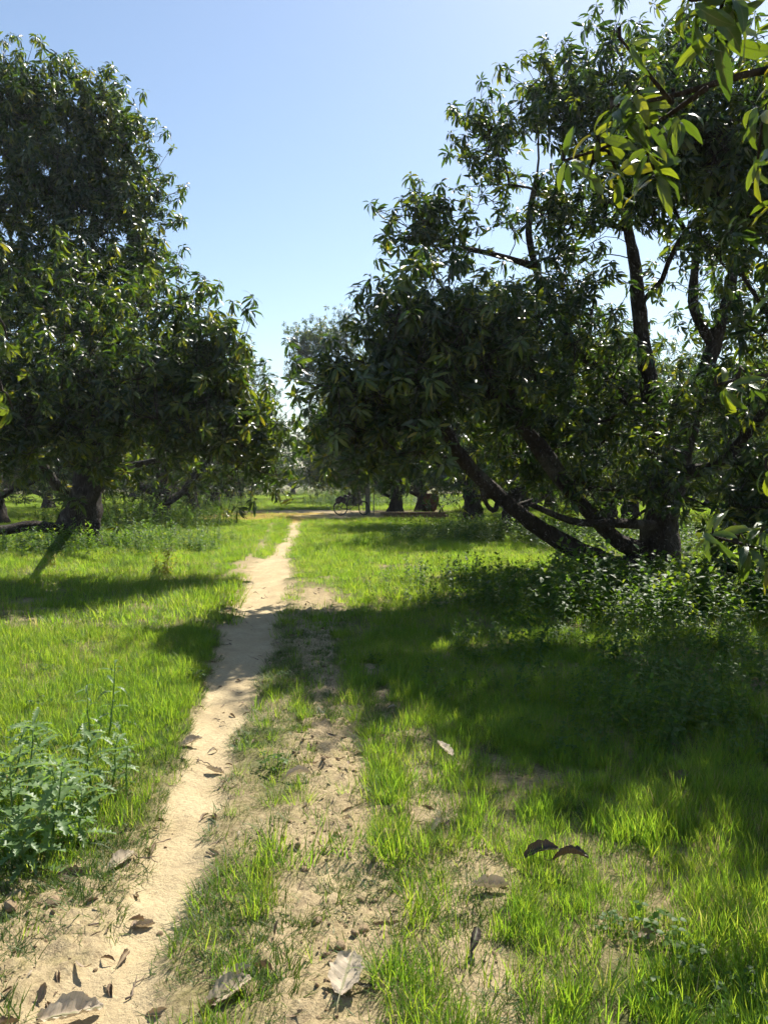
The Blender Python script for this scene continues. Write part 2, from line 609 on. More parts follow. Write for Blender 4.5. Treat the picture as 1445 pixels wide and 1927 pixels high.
def scatter(name, ng, pos, rot, scl, idx, parent=None, mats=()):
    me = bpy.data.meshes.new(name)
    n = len(pos)
    me.vertices.add(n)
    me.vertices.foreach_set('co', np.asarray(pos, np.float32).ravel())
    me.attributes.new('rot', 'FLOAT_VECTOR', 'POINT').data.foreach_set('vector', np.asarray(rot, np.float32).ravel())
    me.attributes.new('scl', 'FLOAT', 'POINT').data.foreach_set('value', np.asarray(scl, np.float32))
    me.attributes.new('idx', 'INT', 'POINT').data.foreach_set('value', np.asarray(idx, np.int32))
    for m in mats:
        me.materials.append(m)
    o = link(bpy.data.objects.new(name, me), parent)
    md = o.modifiers.new('scatter', 'NODES')
    md.node_group = ng
    o['kind'] = 'stuff'
    return o


def frames(zdir, spin):
    """rotation matrices whose +Z is zdir"""
    z = zdir / np.linalg.norm(zdir, axis=1, keepdims=True)
    ref = np.where(np.abs(z[:, 2:3]) < .95, np.array([[0, 0, 1.0]]), np.array([[1.0, 0, 0]]))
    x = np.cross(ref, z)
    x /= np.linalg.norm(x, axis=1, keepdims=True)
    y = np.cross(z, x)
    c, s = np.cos(spin)[:, None], np.sin(spin)[:, None]
    return np.stack([x * c + y * s, y * c - x * s, z], 2)


def to_euler(m):
    ry = -np.arcsin(np.clip(m[:, 2, 0], -1, 1))
    return np.stack([np.arctan2(m[:, 2, 1], m[:, 2, 2]), ry, np.arctan2(m[:, 1, 0], m[:, 0, 0])], 1)


# ------------------------------------------------------------------ mango leaves and their whorls
def leaf_geo(L, Wd, bend, segs=4, fold=.25, wavy=0.0, twist=0.0, lr=.5, power=.85, petiole=.12, full=True):
    """leaf that starts at the origin along +X and curves down; luv = (across, along, own random)"""
    t = np.linspace(0, 1, segs + 2)
    ang = -bend * t ** 1.2
    st = np.diff(t, prepend=0) * L
    x = np.cumsum(np.cos(ang) * st) + petiole * L * .5
    z = np.cumsum(np.sin(ang) * st)
    w = Wd / 2 * np.sin(math.pi * np.clip(t, 0, 1) ** .9) ** power
    v, a, f = [(0, 0, 0)], [(0, 0, lr)], []
    v.append((x[0], 0, z[0]))
    a.append((0, 0, lr))
    rows = []
    for i in range(1, segs + 1):
        r = []
        tw = twist * t[i]
        for u in (-1, 0, 1):
            yy = u * w[i]
            zz = abs(u) * w[i] * fold + wavy * math.sin(t[i] * 17 + u * 1.7) * abs(u)
            r.append(len(v))
            v.append((x[i] - zz * math.sin(ang[i]), yy * math.cos(tw) - zz * math.sin(tw), z[i] + zz * math.cos(ang[i]) + yy * math.sin(tw)))
            a.append((u, t[i], lr))
        rows.append(r)
    tip = len(v)
    v.append((x[-1], 0, z[-1]))
    a.append((0, 1, lr))
    p = L * .012
    b0 = len(v)
    v += [(0, p, 0), (x[0], p, z[0])]
    a += [(0, 0, lr), (0, 0, lr)]
    f.append((0, 1, b0 + 1, b0))
    f += [(1, rows[0][1], rows[0][0]), (1, rows[0][2], rows[0][1])]
    for r, q in zip(rows[:-1], rows[1:]):
        f += [(r[0], r[1], q[1], q[0]), (r[1], r[2], q[2], q[1])]
    f += [(rows[-1][0], rows[-1][1], tip), (rows[-1][1], rows[-1][2], tip)]
    return np.array(v, float), f, np.array(a, float)


rng = np.random.default_rng(7)
LEAF_PARAM = [(.215, .052, b, tw) for b, tw in ((.7, .3), (1.0, -.3), (1.35, .2), (1.7, -.15), (.4, .5), (1.15, .6))]
LEAF_ME = []
for i, (L, w, b, tw) in enumerate(LEAF_PARAM):
    mb = MB()
    mb.add(*leaf_geo(L, w, b, 6, .22, .003, tw, .1 + .16 * i))
    LEAF_ME.append(mb.mesh('mango_leaf_%d' % i, M['leaf_near']))


def whorl(seed, segs):
    """one shoot: list of (variant, 4x4) for its leaves plus a joined mesh"""
    r = np.random.default_rng(seed)
    n = r.integers(11, 16)
    s = r.uniform(.10, .18)
    items = []
    az = r.uniform(0, 6.28)
    for k in range(n):
        q = k / (n - 1)
        az += 2.4 + r.normal(0, .25)
        e0 = R(-42 + 72 * q + r.normal(0, 12))
        sc = (1.0 - .35 * q) * r.uniform(.8, 1.15)
        var = int(r.integers(0, len(LEAF_PARAM)))
        m = Matrix.Translation((0, 0, s * (.55 + .45 * q))) @ Matrix.Rotation(az, 4, 'Z') @ Matrix.Rotation(-e0, 4, 'Y') @ \
            Matrix.Rotation(r.normal(0, .45), 4, 'X') @ Matrix.Scale(sc, 4)
        items.append((var, m, r.uniform(0, 1)))
    mb = MB()
    mb.tube([(0, 0, -.10), (0, 0, s)], [.006, .004], 3, False, .5)
    for var, m, lr in items:
        L, w, b, tw = LEAF_PARAM[var]
        v, f, a = leaf_geo(L, w, b, segs, .22, 0, tw, lr)
        mm = np.array(m)
        mb.add(v @ mm[:3, :3].T + mm[:3, 3], f, a)
    return items, mb.mesh('shoot_%d' % seed, M['leaf'])


WH = [whorl(100 + i, 2) for i in range(8)]
N_WH = len(WH)
WHF = [whorl(200 + i, 1) for i in range(6)]
N_WHF = len(WHF)


def whorl_arrays(me):
    n = len(me.vertices)
    co = np.zeros(n * 3, np.float32)
    me.vertices.foreach_get('co', co)
    at = np.zeros(n * 3, np.float32)
    me.attributes['luv'].data.foreach_get('vector', at)
    lt = np.zeros(len(me.polygons), np.int32)
    me.polygons.foreach_get('loop_total', lt)
    lv = np.zeros(len(me.loops), np.int32)
    me.loops.foreach_get('vertex_index', lv)
    return co.reshape(-1, 3), at.reshape(-1, 3), lt, lv


WHA = [whorl_arrays(w[1]) for w in WH]
WHFA = [whorl_arrays(w[1]) for w in WHF]


def foliage(src, pos, mats, scl, idx, parent, seed):
    """every leaf of a crown as real geometry in one mesh"""
    r = np.random.default_rng(seed)
    V, A, T, Lv, n = [], [], [], [], 0
    for k, (co, at, lt, lv) in enumerate(src):
        s_ = np.where(idx == k)[0]
        if not len(s_):
            continue
        v = np.einsum('nij,vj->nvi', mats[s_], co) * scl[s_][:, None, None] + pos[s_][:, None, :]
        a = np.repeat(at[None], len(s_), 0)
        a[:, :, 2] = a[:, :, 2] * .55 + r.uniform(0, .45, len(s_))[:, None]
        V.append(v.reshape(-1, 3))
        A.append(a.reshape(-1, 3))
        T.append(np.tile(lt, len(s_)))
        Lv.append((lv[None] + n + (np.arange(len(s_)) * len(co))[:, None]).ravel())
        n += len(s_) * len(co)
    V, A, T, Lv = map(np.concatenate, (V, A, T, Lv))
    me = bpy.data.meshes.new('foliage')
    me.vertices.add(len(V))
    me.vertices.foreach_set('co', V.astype(np.float32).ravel())
    me.loops.add(len(Lv))
    me.loops.foreach_set('vertex_index', Lv.astype(np.int32))
    me.polygons.add(len(T))
    me.polygons.foreach_set('loop_start', np.concatenate([[0], np.cumsum(T)[:-1]]).astype(np.int32))
    me.update(calc_edges=True)
    set_smooth(me)
    me.attributes.new('luv', 'FLOAT_VECTOR', 'POINT').data.foreach_set('vector', A.astype(np.float32).ravel())
    me.materials.append(M['leaf'])
    o = link(bpy.data.objects.new('foliage', me), parent)
    o['kind'] = 'stuff'
    return o


def grow(limbs, tips, bf=.25, step=.22, seed=0):
    """branches from limbs to every tip: each joins the nearest wood already there, weighted by the way back to the base"""
    r = np.random.default_rng(seed)
    pos, par, ln, rad0, chain = [], [], [], [], []
    for pts, ra, rb, src in limbs:
        pts = np.asarray(pts, float)
        seg = np.linalg.norm(np.diff(pts, axis=0), axis=1)
        cum = np.concatenate([[0], np.cumsum(seg)])
        n = max(3, int(cum[-1] / .12))
        q = np.linspace(0, cum[-1], n)
        # smooth (Catmull-like) resample
        sm = np.stack([np.interp(q, cum, pts[:, k]) for k in range(3)], 1)
        for _ in range(6):
            sm[1:-1] = (sm[:-2] + 2 * sm[1:-1] + sm[2:]) / 4
        ids = []
        for i, p in enumerate(sm):
            if i == 0 and pos:
                d = np.linalg.norm(np.array(pos) - p, axis=1)
                j = int(np.argmin(d))
                par.append(j)
                ln.append(ln[j] + d[j])
            elif i == 0:
                par.append(-1)
                ln.append(0)
            else:
                par.append(len(pos) - 1)
                ln.append(ln[-1] + np.linalg.norm(p - pos[-1]))
            pos.append(p)
            rad0.append(ra + (rb - ra) * (i / (n - 1)) ** .8)
            ids.append(len(pos) - 1)
        chain.append(('limb', ids))
    nl = len(pos)
    A = np.zeros((nl + len(tips) * 14, 3))
    Ln = np.zeros(len(A))
    A[:nl] = pos
    Ln[:nl] = ln
    cnt = nl
    base_skip = int(.12 * nl) if nl > 30 else 0
    d0 = np.array([np.min(np.linalg.norm(A[:nl] - t, axis=1)) for t in tips])
    for t in tips[np.argsort(d0)]:
        d = np.linalg.norm(A[:cnt] - t, axis=1)
        cost = d + bf * Ln[:cnt]
        up = (t[2] - A[:cnt, 2])
        cost = cost + np.where(up < -.4 * d, .3, 0)
        j = int(np.argmin(cost))
        D = d[j]
        n = int(min(12, max(2, math.ceil(D / step))))
        p0 = A[j].copy()
        side = r.normal(0, 1, 3)
        ids = [j]
        for k in range(1, n + 1):
            q = k / n
            p = p0 + (t - p0) * q + (np.array([0, 0, .10 * D]) + side * .06 * D) * math.sin(q * math.pi) + r.normal(0, .012, 3) * (k < n)
            par.append(ids[-1])
            A[cnt] = p
            Ln[cnt] = Ln[ids[-1]] + D / n
            ids.append(cnt)
            cnt += 1
        chain.append(('twig', ids))
    A = A[:cnt]
    load = np.zeros(cnt)
    for kind, ids in chain:
        if kind == 'twig':
            load[ids[-1]] += 1
    for i in range(cnt - 1, -1, -1):
        if par[i] >= 0 and i >= nl:
            load[par[i]] += load[i]
    rad = .0065 * np.maximum(load, 1) ** .42
    rad[:nl] = rad0
    return A, rad, chain, nl


def wobble_tube(mb, pts, rad, n, seed):
    pts = np.asarray(pts)
    k = len(pts)
    r = np.random.default_rng(seed)
    v0 = mb.n
    mb.tube(pts, rad, n)
    v = mb.v[-1]
    c = np.repeat(pts, n, axis=0)
    rr = np.repeat(np.asarray(rad), n)
    d = v - c
    th = np.tile(np.arange(n), k)
    i = np.repeat(np.arange(k), n)
    nz = .10 * np.sin(th * 2.1 + i * .35 + r.uniform(0, 6)) + .07 * np.sin(th * 3.3 - i * .6 + r.uniform(0, 6)) + r.normal(0, .045, len(v))
    mb.v[-1] = c + d * (1 + nz)[:, None]


def join_shoots(mb, a, b, z):
    """thin three sided twig from every branch end to its shoots"""
    n = len(a)
    c = b - z * .06
    mid = (a + c) / 2 + np.array([0, 0, -.02])
    th = np.arange(3) * 2 * math.pi / 3
    off = np.stack([np.cos(th), np.sin(th), 0 * th], 1)
    d = c - a
    side = np.cross(d, [[.3, .2, 1]])
    side /= np.maximum(np.linalg.norm(side, axis=1, keepdims=True), 1e-6)
    up = np.cross(side, d)
    up /= np.maximum(np.linalg.norm(up, axis=1, keepdims=True), 1e-6)
    rg = side[:, None, :] * off[None, :, :1] + up[:, None, :] * off[None, :, 1:2]
    v = np.concatenate([a[:, None] + rg * .007, mid[:, None] + rg * .006, (b + z * .02)[:, None] + rg * .0045], 1).reshape(-1, 3)
    f = []
    for i in range(n):
        q = i * 9
        for k in range(3):
            l = (k + 1) % 3
            f.append((q + k, q + l, q + 3 + l, q + 3 + k))
            f.append((q + 3 + k, q + 3 + l, q + 6 + l, q + 6 + k))
    mb.add(v, f)


def sample_blobs(blobs, r, thin=-9):
    tips, outs = [], []
    for c, rad, n in blobs:
        u = r.normal(0, 1, (n, 3))
        u /= np.linalg.norm(u, axis=1, keepdims=True)
        q = r.uniform(0, 1, n) ** .42
        q = np.where(r.uniform(0, 1, n) < .09, r.uniform(1.05, 1.3, n), q)
        tips.append(np.asarray(c) + u * q[:, None] * np.asarray(rad))
        outs.append(u)
    t, o = np.concatenate(tips), np.concatenate(outs)
    g = clump(t)
    k = (t[:, 2] > .55) & (g > thin)
    return t[k], o[k]


def clump(p):
    x, y, z = p[:, 0], p[:, 1], p[:, 2]
    return np.sin(x * 2.1 + 1.3 * np.sin(y * 1.7 + z)) + np.sin(y * 2.3 + 1.1 * np.sin(z * 1.9 + x)) + np.sin(z * 2.6 + 1.2 * np.sin(x * 1.5 - y))


def tree(name, label, cat, base, limbs, blobs, per_tip=6, spread=.30, seed=0, group=None, far=False, hero=0, hero_at=None, scale=(.85, 1.15), trunk_n=14, extra_tips=None, thin=-.75):
    """limbs and blobs are world coordinates; the Empty stands at the base"""
    r = np.random.default_rng(seed)
    base = np.asarray(base, float)
    root = empty(name, base, label, cat, group)
    tips, outs = sample_blobs(blobs, r, thin)
    if extra_tips is not None:
        tips = np.concatenate([tips, extra_tips])
        outs = np.concatenate([outs, np.tile([[0, -.3, .3]], (len(extra_tips), 1))])
    A, rad, chain, nl = grow(limbs, tips, seed=seed)
    A0 = A - base
    first = True
    tw = MB()
    for kind, ids in chain:
        if kind == 'limb':
            mb = MB()
            pr = rad[ids].copy()
            pp = A0[ids]
            if first:
                k = np.arange(len(ids)) / max(1, len(ids) - 1)
                pr = pr * (1 + .8 * np.exp(-k * 10))
                pp = pp.copy()
                pp[0, 2] -= .15
            wobble_tube(mb, pp, pr, trunk_n if first else max(6, trunk_n - 4), seed + ids[0])
            mb.build('trunk' if first else 'branch', M['bark'], root)
            first = False
        else:
            q = rad[ids].copy()
            q[0] = min(q[0], q[1] * 1.15)
            tw.tube(A0[ids], q, 3 if far else 5, False)
    # shoots round every tip
    n = len(tips) * per_tip
    tp = np.repeat(tips, per_tip, axis=0)
    ou = np.repeat(outs, per_tip, axis=0)
    j = r.normal(0, 1, (n, 3)) * spread
    pos = tp + j - base
    pos[:, 2] = np.maximum(pos[:, 2], .35)
    dirn = ou * .55 + np.array([0, 0, .75]) + r.normal(0, .42, (n, 3))
    dirn[:, 2] = np.maximum(dirn[:, 2], .12)
    m = frames(dirn, r.uniform(0, 6.28, n))
    join_shoots(tw, tp - base, pos, m[:, :, 2])
    tag(tw.build('twigs', M['bark'], root), kind='stuff')
    scl = r.uniform(scale[0], scale[1], n)
    idx = r.integers(0, N_WHF if far else N_WH, n)
    keep = np.ones(n, bool)
    if hero:
        w = pos + base
        score = hero_at(w)
        pick = np.argsort(score)[:hero]
        keep[pick] = False
        cnt = 0
        for i in pick:
            M4 = Matrix(m[i].tolist()).to_4x4()
            M4 = Matrix.Translation(pos[i].tolist()) @ M4 @ Matrix.Scale(scl[i], 4)
            for var, lm, lr in WH[idx[i]][0]:
                if cnt >= 300:
                    break
                lo = bpy.data.objects.new('leaf', LEAF_ME[var])
                C.objects.link(lo)
                lo.parent = root
                lo.matrix_local = M4 @ lm
                cnt += 1
        stub = MB()
        for i in pick:
            z = m[i][:, 2]
            a = tp[i] - base
            stub.tube([a, (a + pos[i]) / 2 + np.array([0, 0, .02]), pos[i] + z * .17 * scl[i]], [.008, .006, .004], 4, False)
        tag(stub.build('shoot_stems', M['bark'], root), kind='stuff')
    foliage(WHFA if far else WHA, pos[keep], m[keep], scl[keep], idx[keep], root, seed)
    return root


def pb(px, py, d, rx, ry, n, rd=None):
    """crown lobe given by where it stands in the photograph and how far away it is"""
    c = P(px, py, d)
    k = d / F_PX
    return (c, (rx * k, rd if rd else (rx + ry) / 2 * k, ry * k), n)


# ---- the big spreading tree on the right
TB = gp(1235, 1085)
d0 = TB[1]
rt_limbs = [
    ([TB, P(1238, 1040, d0), P(1240, 990, d0), P(1245, 930, d0), P(1240, 860, d0 + .1), P(1222, 740, d0 + .2), P(1205, 620, d0 + .2), P(1195, 500, d0 + .1), P(1175, 400, d0), P(1150, 310, d0)], .27, .05, 0),
    ([P(1238, 1045, d0), P(1170, 1075, d0 - .3), P(1080, 1035, d0 - .7), P(1000, 985, d0 - 1.2), P(930, 925, d0 - 1.6), P(872, 870, d0 - 1.9), P(830, 800, d0 - 2.2), P(790, 720, d0 - 2.4)], .21, .06, 0),
    ([P(1240, 1035, d0), P(1170, 1030, d0 - .2), P(1110, 965, d0 - .5), P(1050, 905, d0 - .8), P(985, 810, d0 - 1.1), P(900, 690, d0 - 1.6)], .15, .05, 0),
    ([P(1085, 945, d0 - .6), P(1040, 860, d0 - .9), P(975, 790, d0 - 1.2), P(955, 700, d0 - 1.3), P(930, 640, d0 - 1.4)][:4], .10, .05, 0),
    ([P(1245, 985, d0), P(1275, 880, d0 + .3), P(1320, 720, d0 + .5), P(1345, 640, d0 + .5), P(1375, 540, d0 + .5), P(1390, 400, d0 + .2)], .23, .06, 0),
    ([P(1340, 650, d0 + .5), P(1300, 580, d0 + .6), P(1310, 470, d0 + .6), P(1330, 330, d0 + .6)], .10, .04, 0),
    ([P(1232, 800, d0 + .1), P(1120, 700, d0 - .1), P(1060, 620, d0 - .2), P(1010, 520, d0 - .3), P(990, 430, d0 - .3), P(1010, 330, d0 - .2)], .11, .04, 0),
    ([P(1000, 500, d0 - .3), P(940, 480, d0 - .5), P(860, 465, d0 - .6)], .06, .03, 0),
    ([P(930, 925, d0 - 1.6), P(985, 972, d0 - 1.3)][::-1] + [P(940, 978, d0 - 1.7), P(912, 960, d0 - 1.8), P(905, 920, d0 - 1.9)], .055, .03, 0),
    ([P(1240, 990, d0), P(1180, 985, d0 - .9), P(1080, 985, d0 - 1.4), P(1000, 950, d0 - 1.8)], .10, .04, 0),
    ([P(1275, 890, d0 + .2), P(1350, 880, d0 - .6), P(1420, 800, d0 - 1.6), P(1480, 700, d0 - 2.4)], .12, .05, 0),
]
rt_blobs = [
    pb(700, 640, 10.6, 90, 100, 26), pb(655, 735, 10.6, 65, 95, 22), pb(628, 795, 10.8, 52, 70, 16), pb(760, 610, 10.3, 120, 90, 34),
    pb(850, 620, 10.3, 120, 90, 36), pb(760, 740, 10.4, 150, 120, 44), pb(900, 710, 11.2, 130, 100, 34), pb(690, 800, 10.8, 100, 55, 20),
    pb(830, 840, 10.8, 110, 50, 16), pb(960, 600, 11.0, 90, 70, 22), pb(1000, 670, 11.6, 90, 80, 22), pb(960, 790, 12.2, 80, 60, 16), pb(1080, 820, 12.0, 60, 50, 10), pb(1230, 800, 12.2, 60, 60, 9), pb(1210, 560, 12.4, 60, 60, 9), pb(1120, 680, 12.4, 70, 60, 12), pb(1060, 580, 12.6, 60, 50, 9),
    pb(880, 420, 12.6, 90, 65, 34), pb(800, 430, 12.4, 60, 55, 18), pb(960, 350, 12.8, 90, 80, 42), pb(1010, 430, 12.9, 70, 60, 18), pb(905, 330, 12.7, 55, 50, 22), pb(935, 270, 12.7, 50, 55, 22), pb(1000, 300, 12.8, 65, 60, 26), pb(1010, 190, 12.8, 45, 45, 14), pb(860, 380, 12.5, 70, 45, 18), pb(945, 270, 12.8, 40, 40, 8), pb(1025, 240, 12.9, 60, 65, 20),
    pb(1095, 215, 12.2, 80, 75, 28), pb(1080, 320, 13.0, 100, 100, 44), pb(1190, 190, 11.6, 110, 110, 36), pb(1300, 170, 10.6, 110, 110, 36),
    pb(1200, 330, 11.8, 100, 80, 26), pb(1300, 330, 10.8, 110, 110, 34), pb(1400, 260, 10.2, 110, 130, 36), pb(1400, 430, 10.2, 100, 110, 34),
    pb(1290, 470, 13.4, 70, 70, 10), pb(1090, 450, 13.0, 70, 60, 10), pb(1460, 560, 9.6, 90, 90, 28), pb(1380, 600, 13.6, 90, 80, 18), pb(1100, 560, 12.6, 70, 60, 10),
    pb(1060, 730, 13.8, 110, 90, 34), pb(1010, 830, 14.0, 110, 70, 30), pb(1130, 850, 14.4, 110, 80, 34), pb(1130, 740, 14.6, 100, 80, 24), pb(960, 880, 14.0, 90, 45, 16), pb(1110, 900, 12.0, 60, 35, 8), pb(1380, 760, 12.2, 100, 90, 24),
    pb(1330, 900, 11.2, 110, 60, 26), pb(1250, 920, 11.0, 60, 30, 8), pb(1420, 900, 11.2, 90, 80, 26), pb(1540, 700, 9.8, 120, 200, 50), pb(1540, 400, 9.8, 120, 160, 44),
    pb(1330, 220, 8.9, 80, 70, 30), pb(1240, 270, 9.4, 70, 60, 22), pb(1430, 330, 8.6, 90, 80, 30), pb(1360, 965, 10.6, 90, 45, 20),
    pb(1160, 640, 15.0, 90, 80, 9), pb(1290, 740, 15.4, 80, 100, 18),
]
near_cam = lambda w: np.linalg.norm(w - np.array([0, 0, 1.6]), axis=1) + rng.uniform(0, 1.2, len(w)) + np.where(np.abs(w[:, 0]) > .48 * w[:, 1], 50, 0)
tree('mango_tree', 'large spreading mango tree right of the path, dark limbs leaning from one trunk', 'tree', TB, rt_limbs, rt_blobs,
     per_tip=5, spread=.26, scale=(.8, 1.3), thin=-.6, seed=11, hero=27, hero_at=near_cam, group='mango trees of the orchard', trunk_n=16)

# ---- the tall tree on the left
LB = gp(145, 1030)
d1 = LB[1]
lt_limbs = [
    ([LB, P(150, 990, d1), P(160, 960, d1), P(165, 900, d1), P(160, 800, d1), P(140, 650, d1), P(120, 500, d1), P(110, 350, d1), P(90, 220, d1)], .36, .05, 0),
    ([P(155, 980, d1), P(120, 1000, d1 - .4), P(60, 985, d1 - .8), P(0, 1003, d1 - 1.2), P(-80, 960, d1 - 1.6), P(-140, 860, d1 - 1.8)], .16, .06, 0),
    ([P(160, 970, d1), P(110, 920, d1 - .8), P(60, 840, d1 - 2), P(20, 720, d1 - 3)], .15, .05, 0),
    ([P(160, 960, d1), P(200, 890, d1 - 1), P(260, 800, d1 - 2.2), P(310, 720, d1 - 3.2), P(370, 660, d1 - 4.0)], .15, .04, 0),
    ([P(162, 900, d1), P(230, 880, d1 - 1.2), P(330, 860, d1 - 2.4), P(430, 840, d1 - 3.0)], .12, .04, 0),
    ([P(130, 560, d1), P(190, 500, d1), P(250, 470, d1), P(270, 380, d1)], .10, .04, 0),
    ([P(115, 420, d1), P(180, 330, d1), P(210, 240, d1)], .08, .04, 0),
    ([P(140, 650, d1), P(60, 560, d1 - .4), P(0, 450, d1 - .6), P(-40, 320, d1 - .6)], .12, .05, 0),
]
lt_blobs = [
    pb(30, 190, 17.5, 80, 75, 38), pb(-60, 240, 17.5, 110, 115, 42), pb(125, 240, 17.5, 90, 85, 44), pb(205, 225, 17.5, 42, 58, 16), pb(220, 310, 17.5, 75, 75, 34),
    pb(110, 350, 17.2, 110, 90, 46), pb(10, 340, 17.0, 100, 100, 44), pb(250, 410, 17.5, 60, 70, 24), pb(170, 450, 17.0, 100, 80, 38), pb(40, 480, 16.5, 120, 90, 46),
    pb(270, 510, 17.2, 60, 55, 20), pb(200, 550, 16.0, 110, 70, 36), pb(90, 600, 14.5, 130, 90, 46), pb(-70, 560, 16, 110, 150, 40),
    pb(220, 640, 13.5, 130, 80, 44), pb(310, 640, 13.2, 80, 70, 28), pb(370, 690, 12.8, 80, 70, 28), pb(425, 765, 12.8, 65, 60, 24), pb(300, 740, 12.6, 130, 90, 46),
    pb(150, 760, 12.8, 140, 100, 50), pb(30, 740, 13.0, 110, 110, 40), pb(400, 830, 13.2, 110, 70, 32), pb(480, 835, 13.6, 55, 50, 16), pb(270, 845, 13.4, 130, 48, 28),
    pb(90, 855, 13.2, 110, 55, 28), pb(10, 870, 13.2, 80, 60, 20), pb(-70, 820, 13.5, 90, 120, 34),
]
lt_extra = np.array([P(375, 605, 12.6), P(390, 600, 12.6), P(360, 618, 12.6), P(440, 640, 12.4), P(448, 650, 12.4), P(425, 655, 12.5), P(405, 640, 12.5), P(200, 150, 17.5), P(195, 170, 17.5)])
tree('mango_tree', 'tall dense mango tree at the left edge, crown stepped over a black trunk', 'tree', LB, lt_limbs, lt_blobs,
     per_tip=7, spread=.30, scale=(.8, 1.35), thin=-1.1, seed=23, hero=27, hero_at=near_cam, group='mango trees of the orchard', extra_tips=lt_extra)


# ---- two trees outside the frame whose shoots hang into it
def overhang(label, base, limbs, shoots, blobs, seed):
    r = np.random.default_rng(seed)
    base = np.asarray(base, float)
    root = empty('mango_tree', base, label, 'tree', 'mango trees of the orchard')
    tips, outs = sample_blobs(blobs, r)
    A, rad, chain, nl = grow(limbs, tips, seed=seed)
    A0 = A - base
    first = True
    tw = MB()
    for kind, ids in chain:
        if kind == 'limb':
            mb = MB()
            wobble_tube(mb, A0[ids], rad[ids], 12 if first else 8, seed + ids[0])
            mb.build('trunk' if first else 'branch', M['bark'], root)
            first = False
        else:
            tw.tube(A0[ids], rad[ids], 4, False)
    n = len(tips) * 5
    pos = np.repeat(tips, 5, axis=0) + r.normal(0, .28, (n, 3)) - base
    dirn = np.repeat(outs, 5, axis=0) * .5 + np.array([0, 0, .7]) + r.normal(0, .4, (n, 3))
    dirn[:, 2] = np.maximum(dirn[:, 2], .1)
    m = frames(dirn, r.uniform(0, 6.28, n))
    join_shoots(tw, np.repeat(tips, 5, axis=0) - base, pos, m[:, :, 2])
    foliage(WHA, pos, m, r.uniform(.85, 1.1, n), r.integers(0, N_WH, n), root, seed)
    AL = np.array(A[:nl])
    for p, sc, nleaf, dr in shoots:
        p = np.asarray(p, float)
        j = int(np.argmin(np.linalg.norm(AL - p, axis=1)))
        q = AL[j]
        mid = (p + q) / 2 + np.array([0, 0, .04])
        tw.tube([q - base, mid - base, p - base], [.009, .007, .005], 5, False)
        z = np.array([dr]) / np.linalg.norm(dr)
        mm = Matrix(frames(z, np.array([r.uniform(0, 6.28)]))[0].tolist()).to_4x4()
        it = WH[int(r.integers(0, N_WH))][0]
        for var, lm, lr in it[:nleaf]:
            lo = bpy.data.objects.new('leaf', LEAF_ME[var])
            C.objects.link(lo)
            lo.parent = root
            lo.matrix_local = Matrix.Translation((p - base).tolist()) @ mm @ Matrix.Translation((0, 0, -.10)) @ Matrix.Scale(sc * .86, 4) @ lm
    tag(tw.build('twigs', M['bark'], root), kind='stuff')


OB = np.array([5.2, 3.6, 0])
ov_limbs = [
    ([OB, OB + (0, 0, .8), OB + (-.1, 0, 1.5), OB + (-.3, .1, 2.2), OB + (-.4, .1, 3.0), OB + (-.3, .2, 4.0)], .24, .08, 0),
    ([OB + (-.3, .1, 2.1), (3.6, 3.2, 2.75), (2.4, 2.85, 2.95), P(1445, 95, 2.75), P(1345, 160, 2.8), P(1265, 195, 2.85), P(1205, 215, 2.95), P(1150, 200, 3.0)], .07, .006, 0),
    ([P(1330, 165, 2.8), P(1265, 225, 2.95), P(1210, 270, 3.1), P(1140, 312, 3.2), P(1060, 302, 3.2)], .011, .005, 0),
    ([P(1265, 195, 2.85), P(1210, 150, 2.8), P(1168, 85, 2.8), P(1165, 70, 2.8)], .009, .004, 0),
    ([OB + (-.4, .1, 3.0), (4.9, 4.6, 3.6), (4.5, 5.8, 4.2), (4.4, 6.8, 4.8)], .08, .04, 0),
    ([(2.4, 2.85, 2.95), (1.9, 2.5, 3.1), P(1420, -40, 2.35), P(1300, 0, 2.3)], .03, .006, 0),
    ([(2.9, 3.0, 2.85), P(1560, 200, 3.0), P(1440, 215, 3.0)], .02, .006, 0),
    ([OB + (-.1, 0, 1.4), (3.8, 3.7, 1.85), (2.6, 3.5, 1.95), P(1445, 690, 3.4), P(1385, 700, 3.35), P(1345, 725, 3.3)], .05, .006, 0),
    ([(2.6, 3.5, 1.95), P(1500, 560, 3.5), P(1450, 540, 3.5)], .015, .006, 0),
    ([OB + (0, 0, 1.0), (3.6, 3.6, 1.15), (2.5, 3.5, 1.25), P(1445, 1040, 3.4), P(1390, 1030, 3.35), P(1340, 1010, 3.3)], .045, .006, 0),
    ([(2.5, 3.5, 1.25), P(1480, 880, 3.4), P(1440, 880, 3.4)], .015, .006, 0),
]
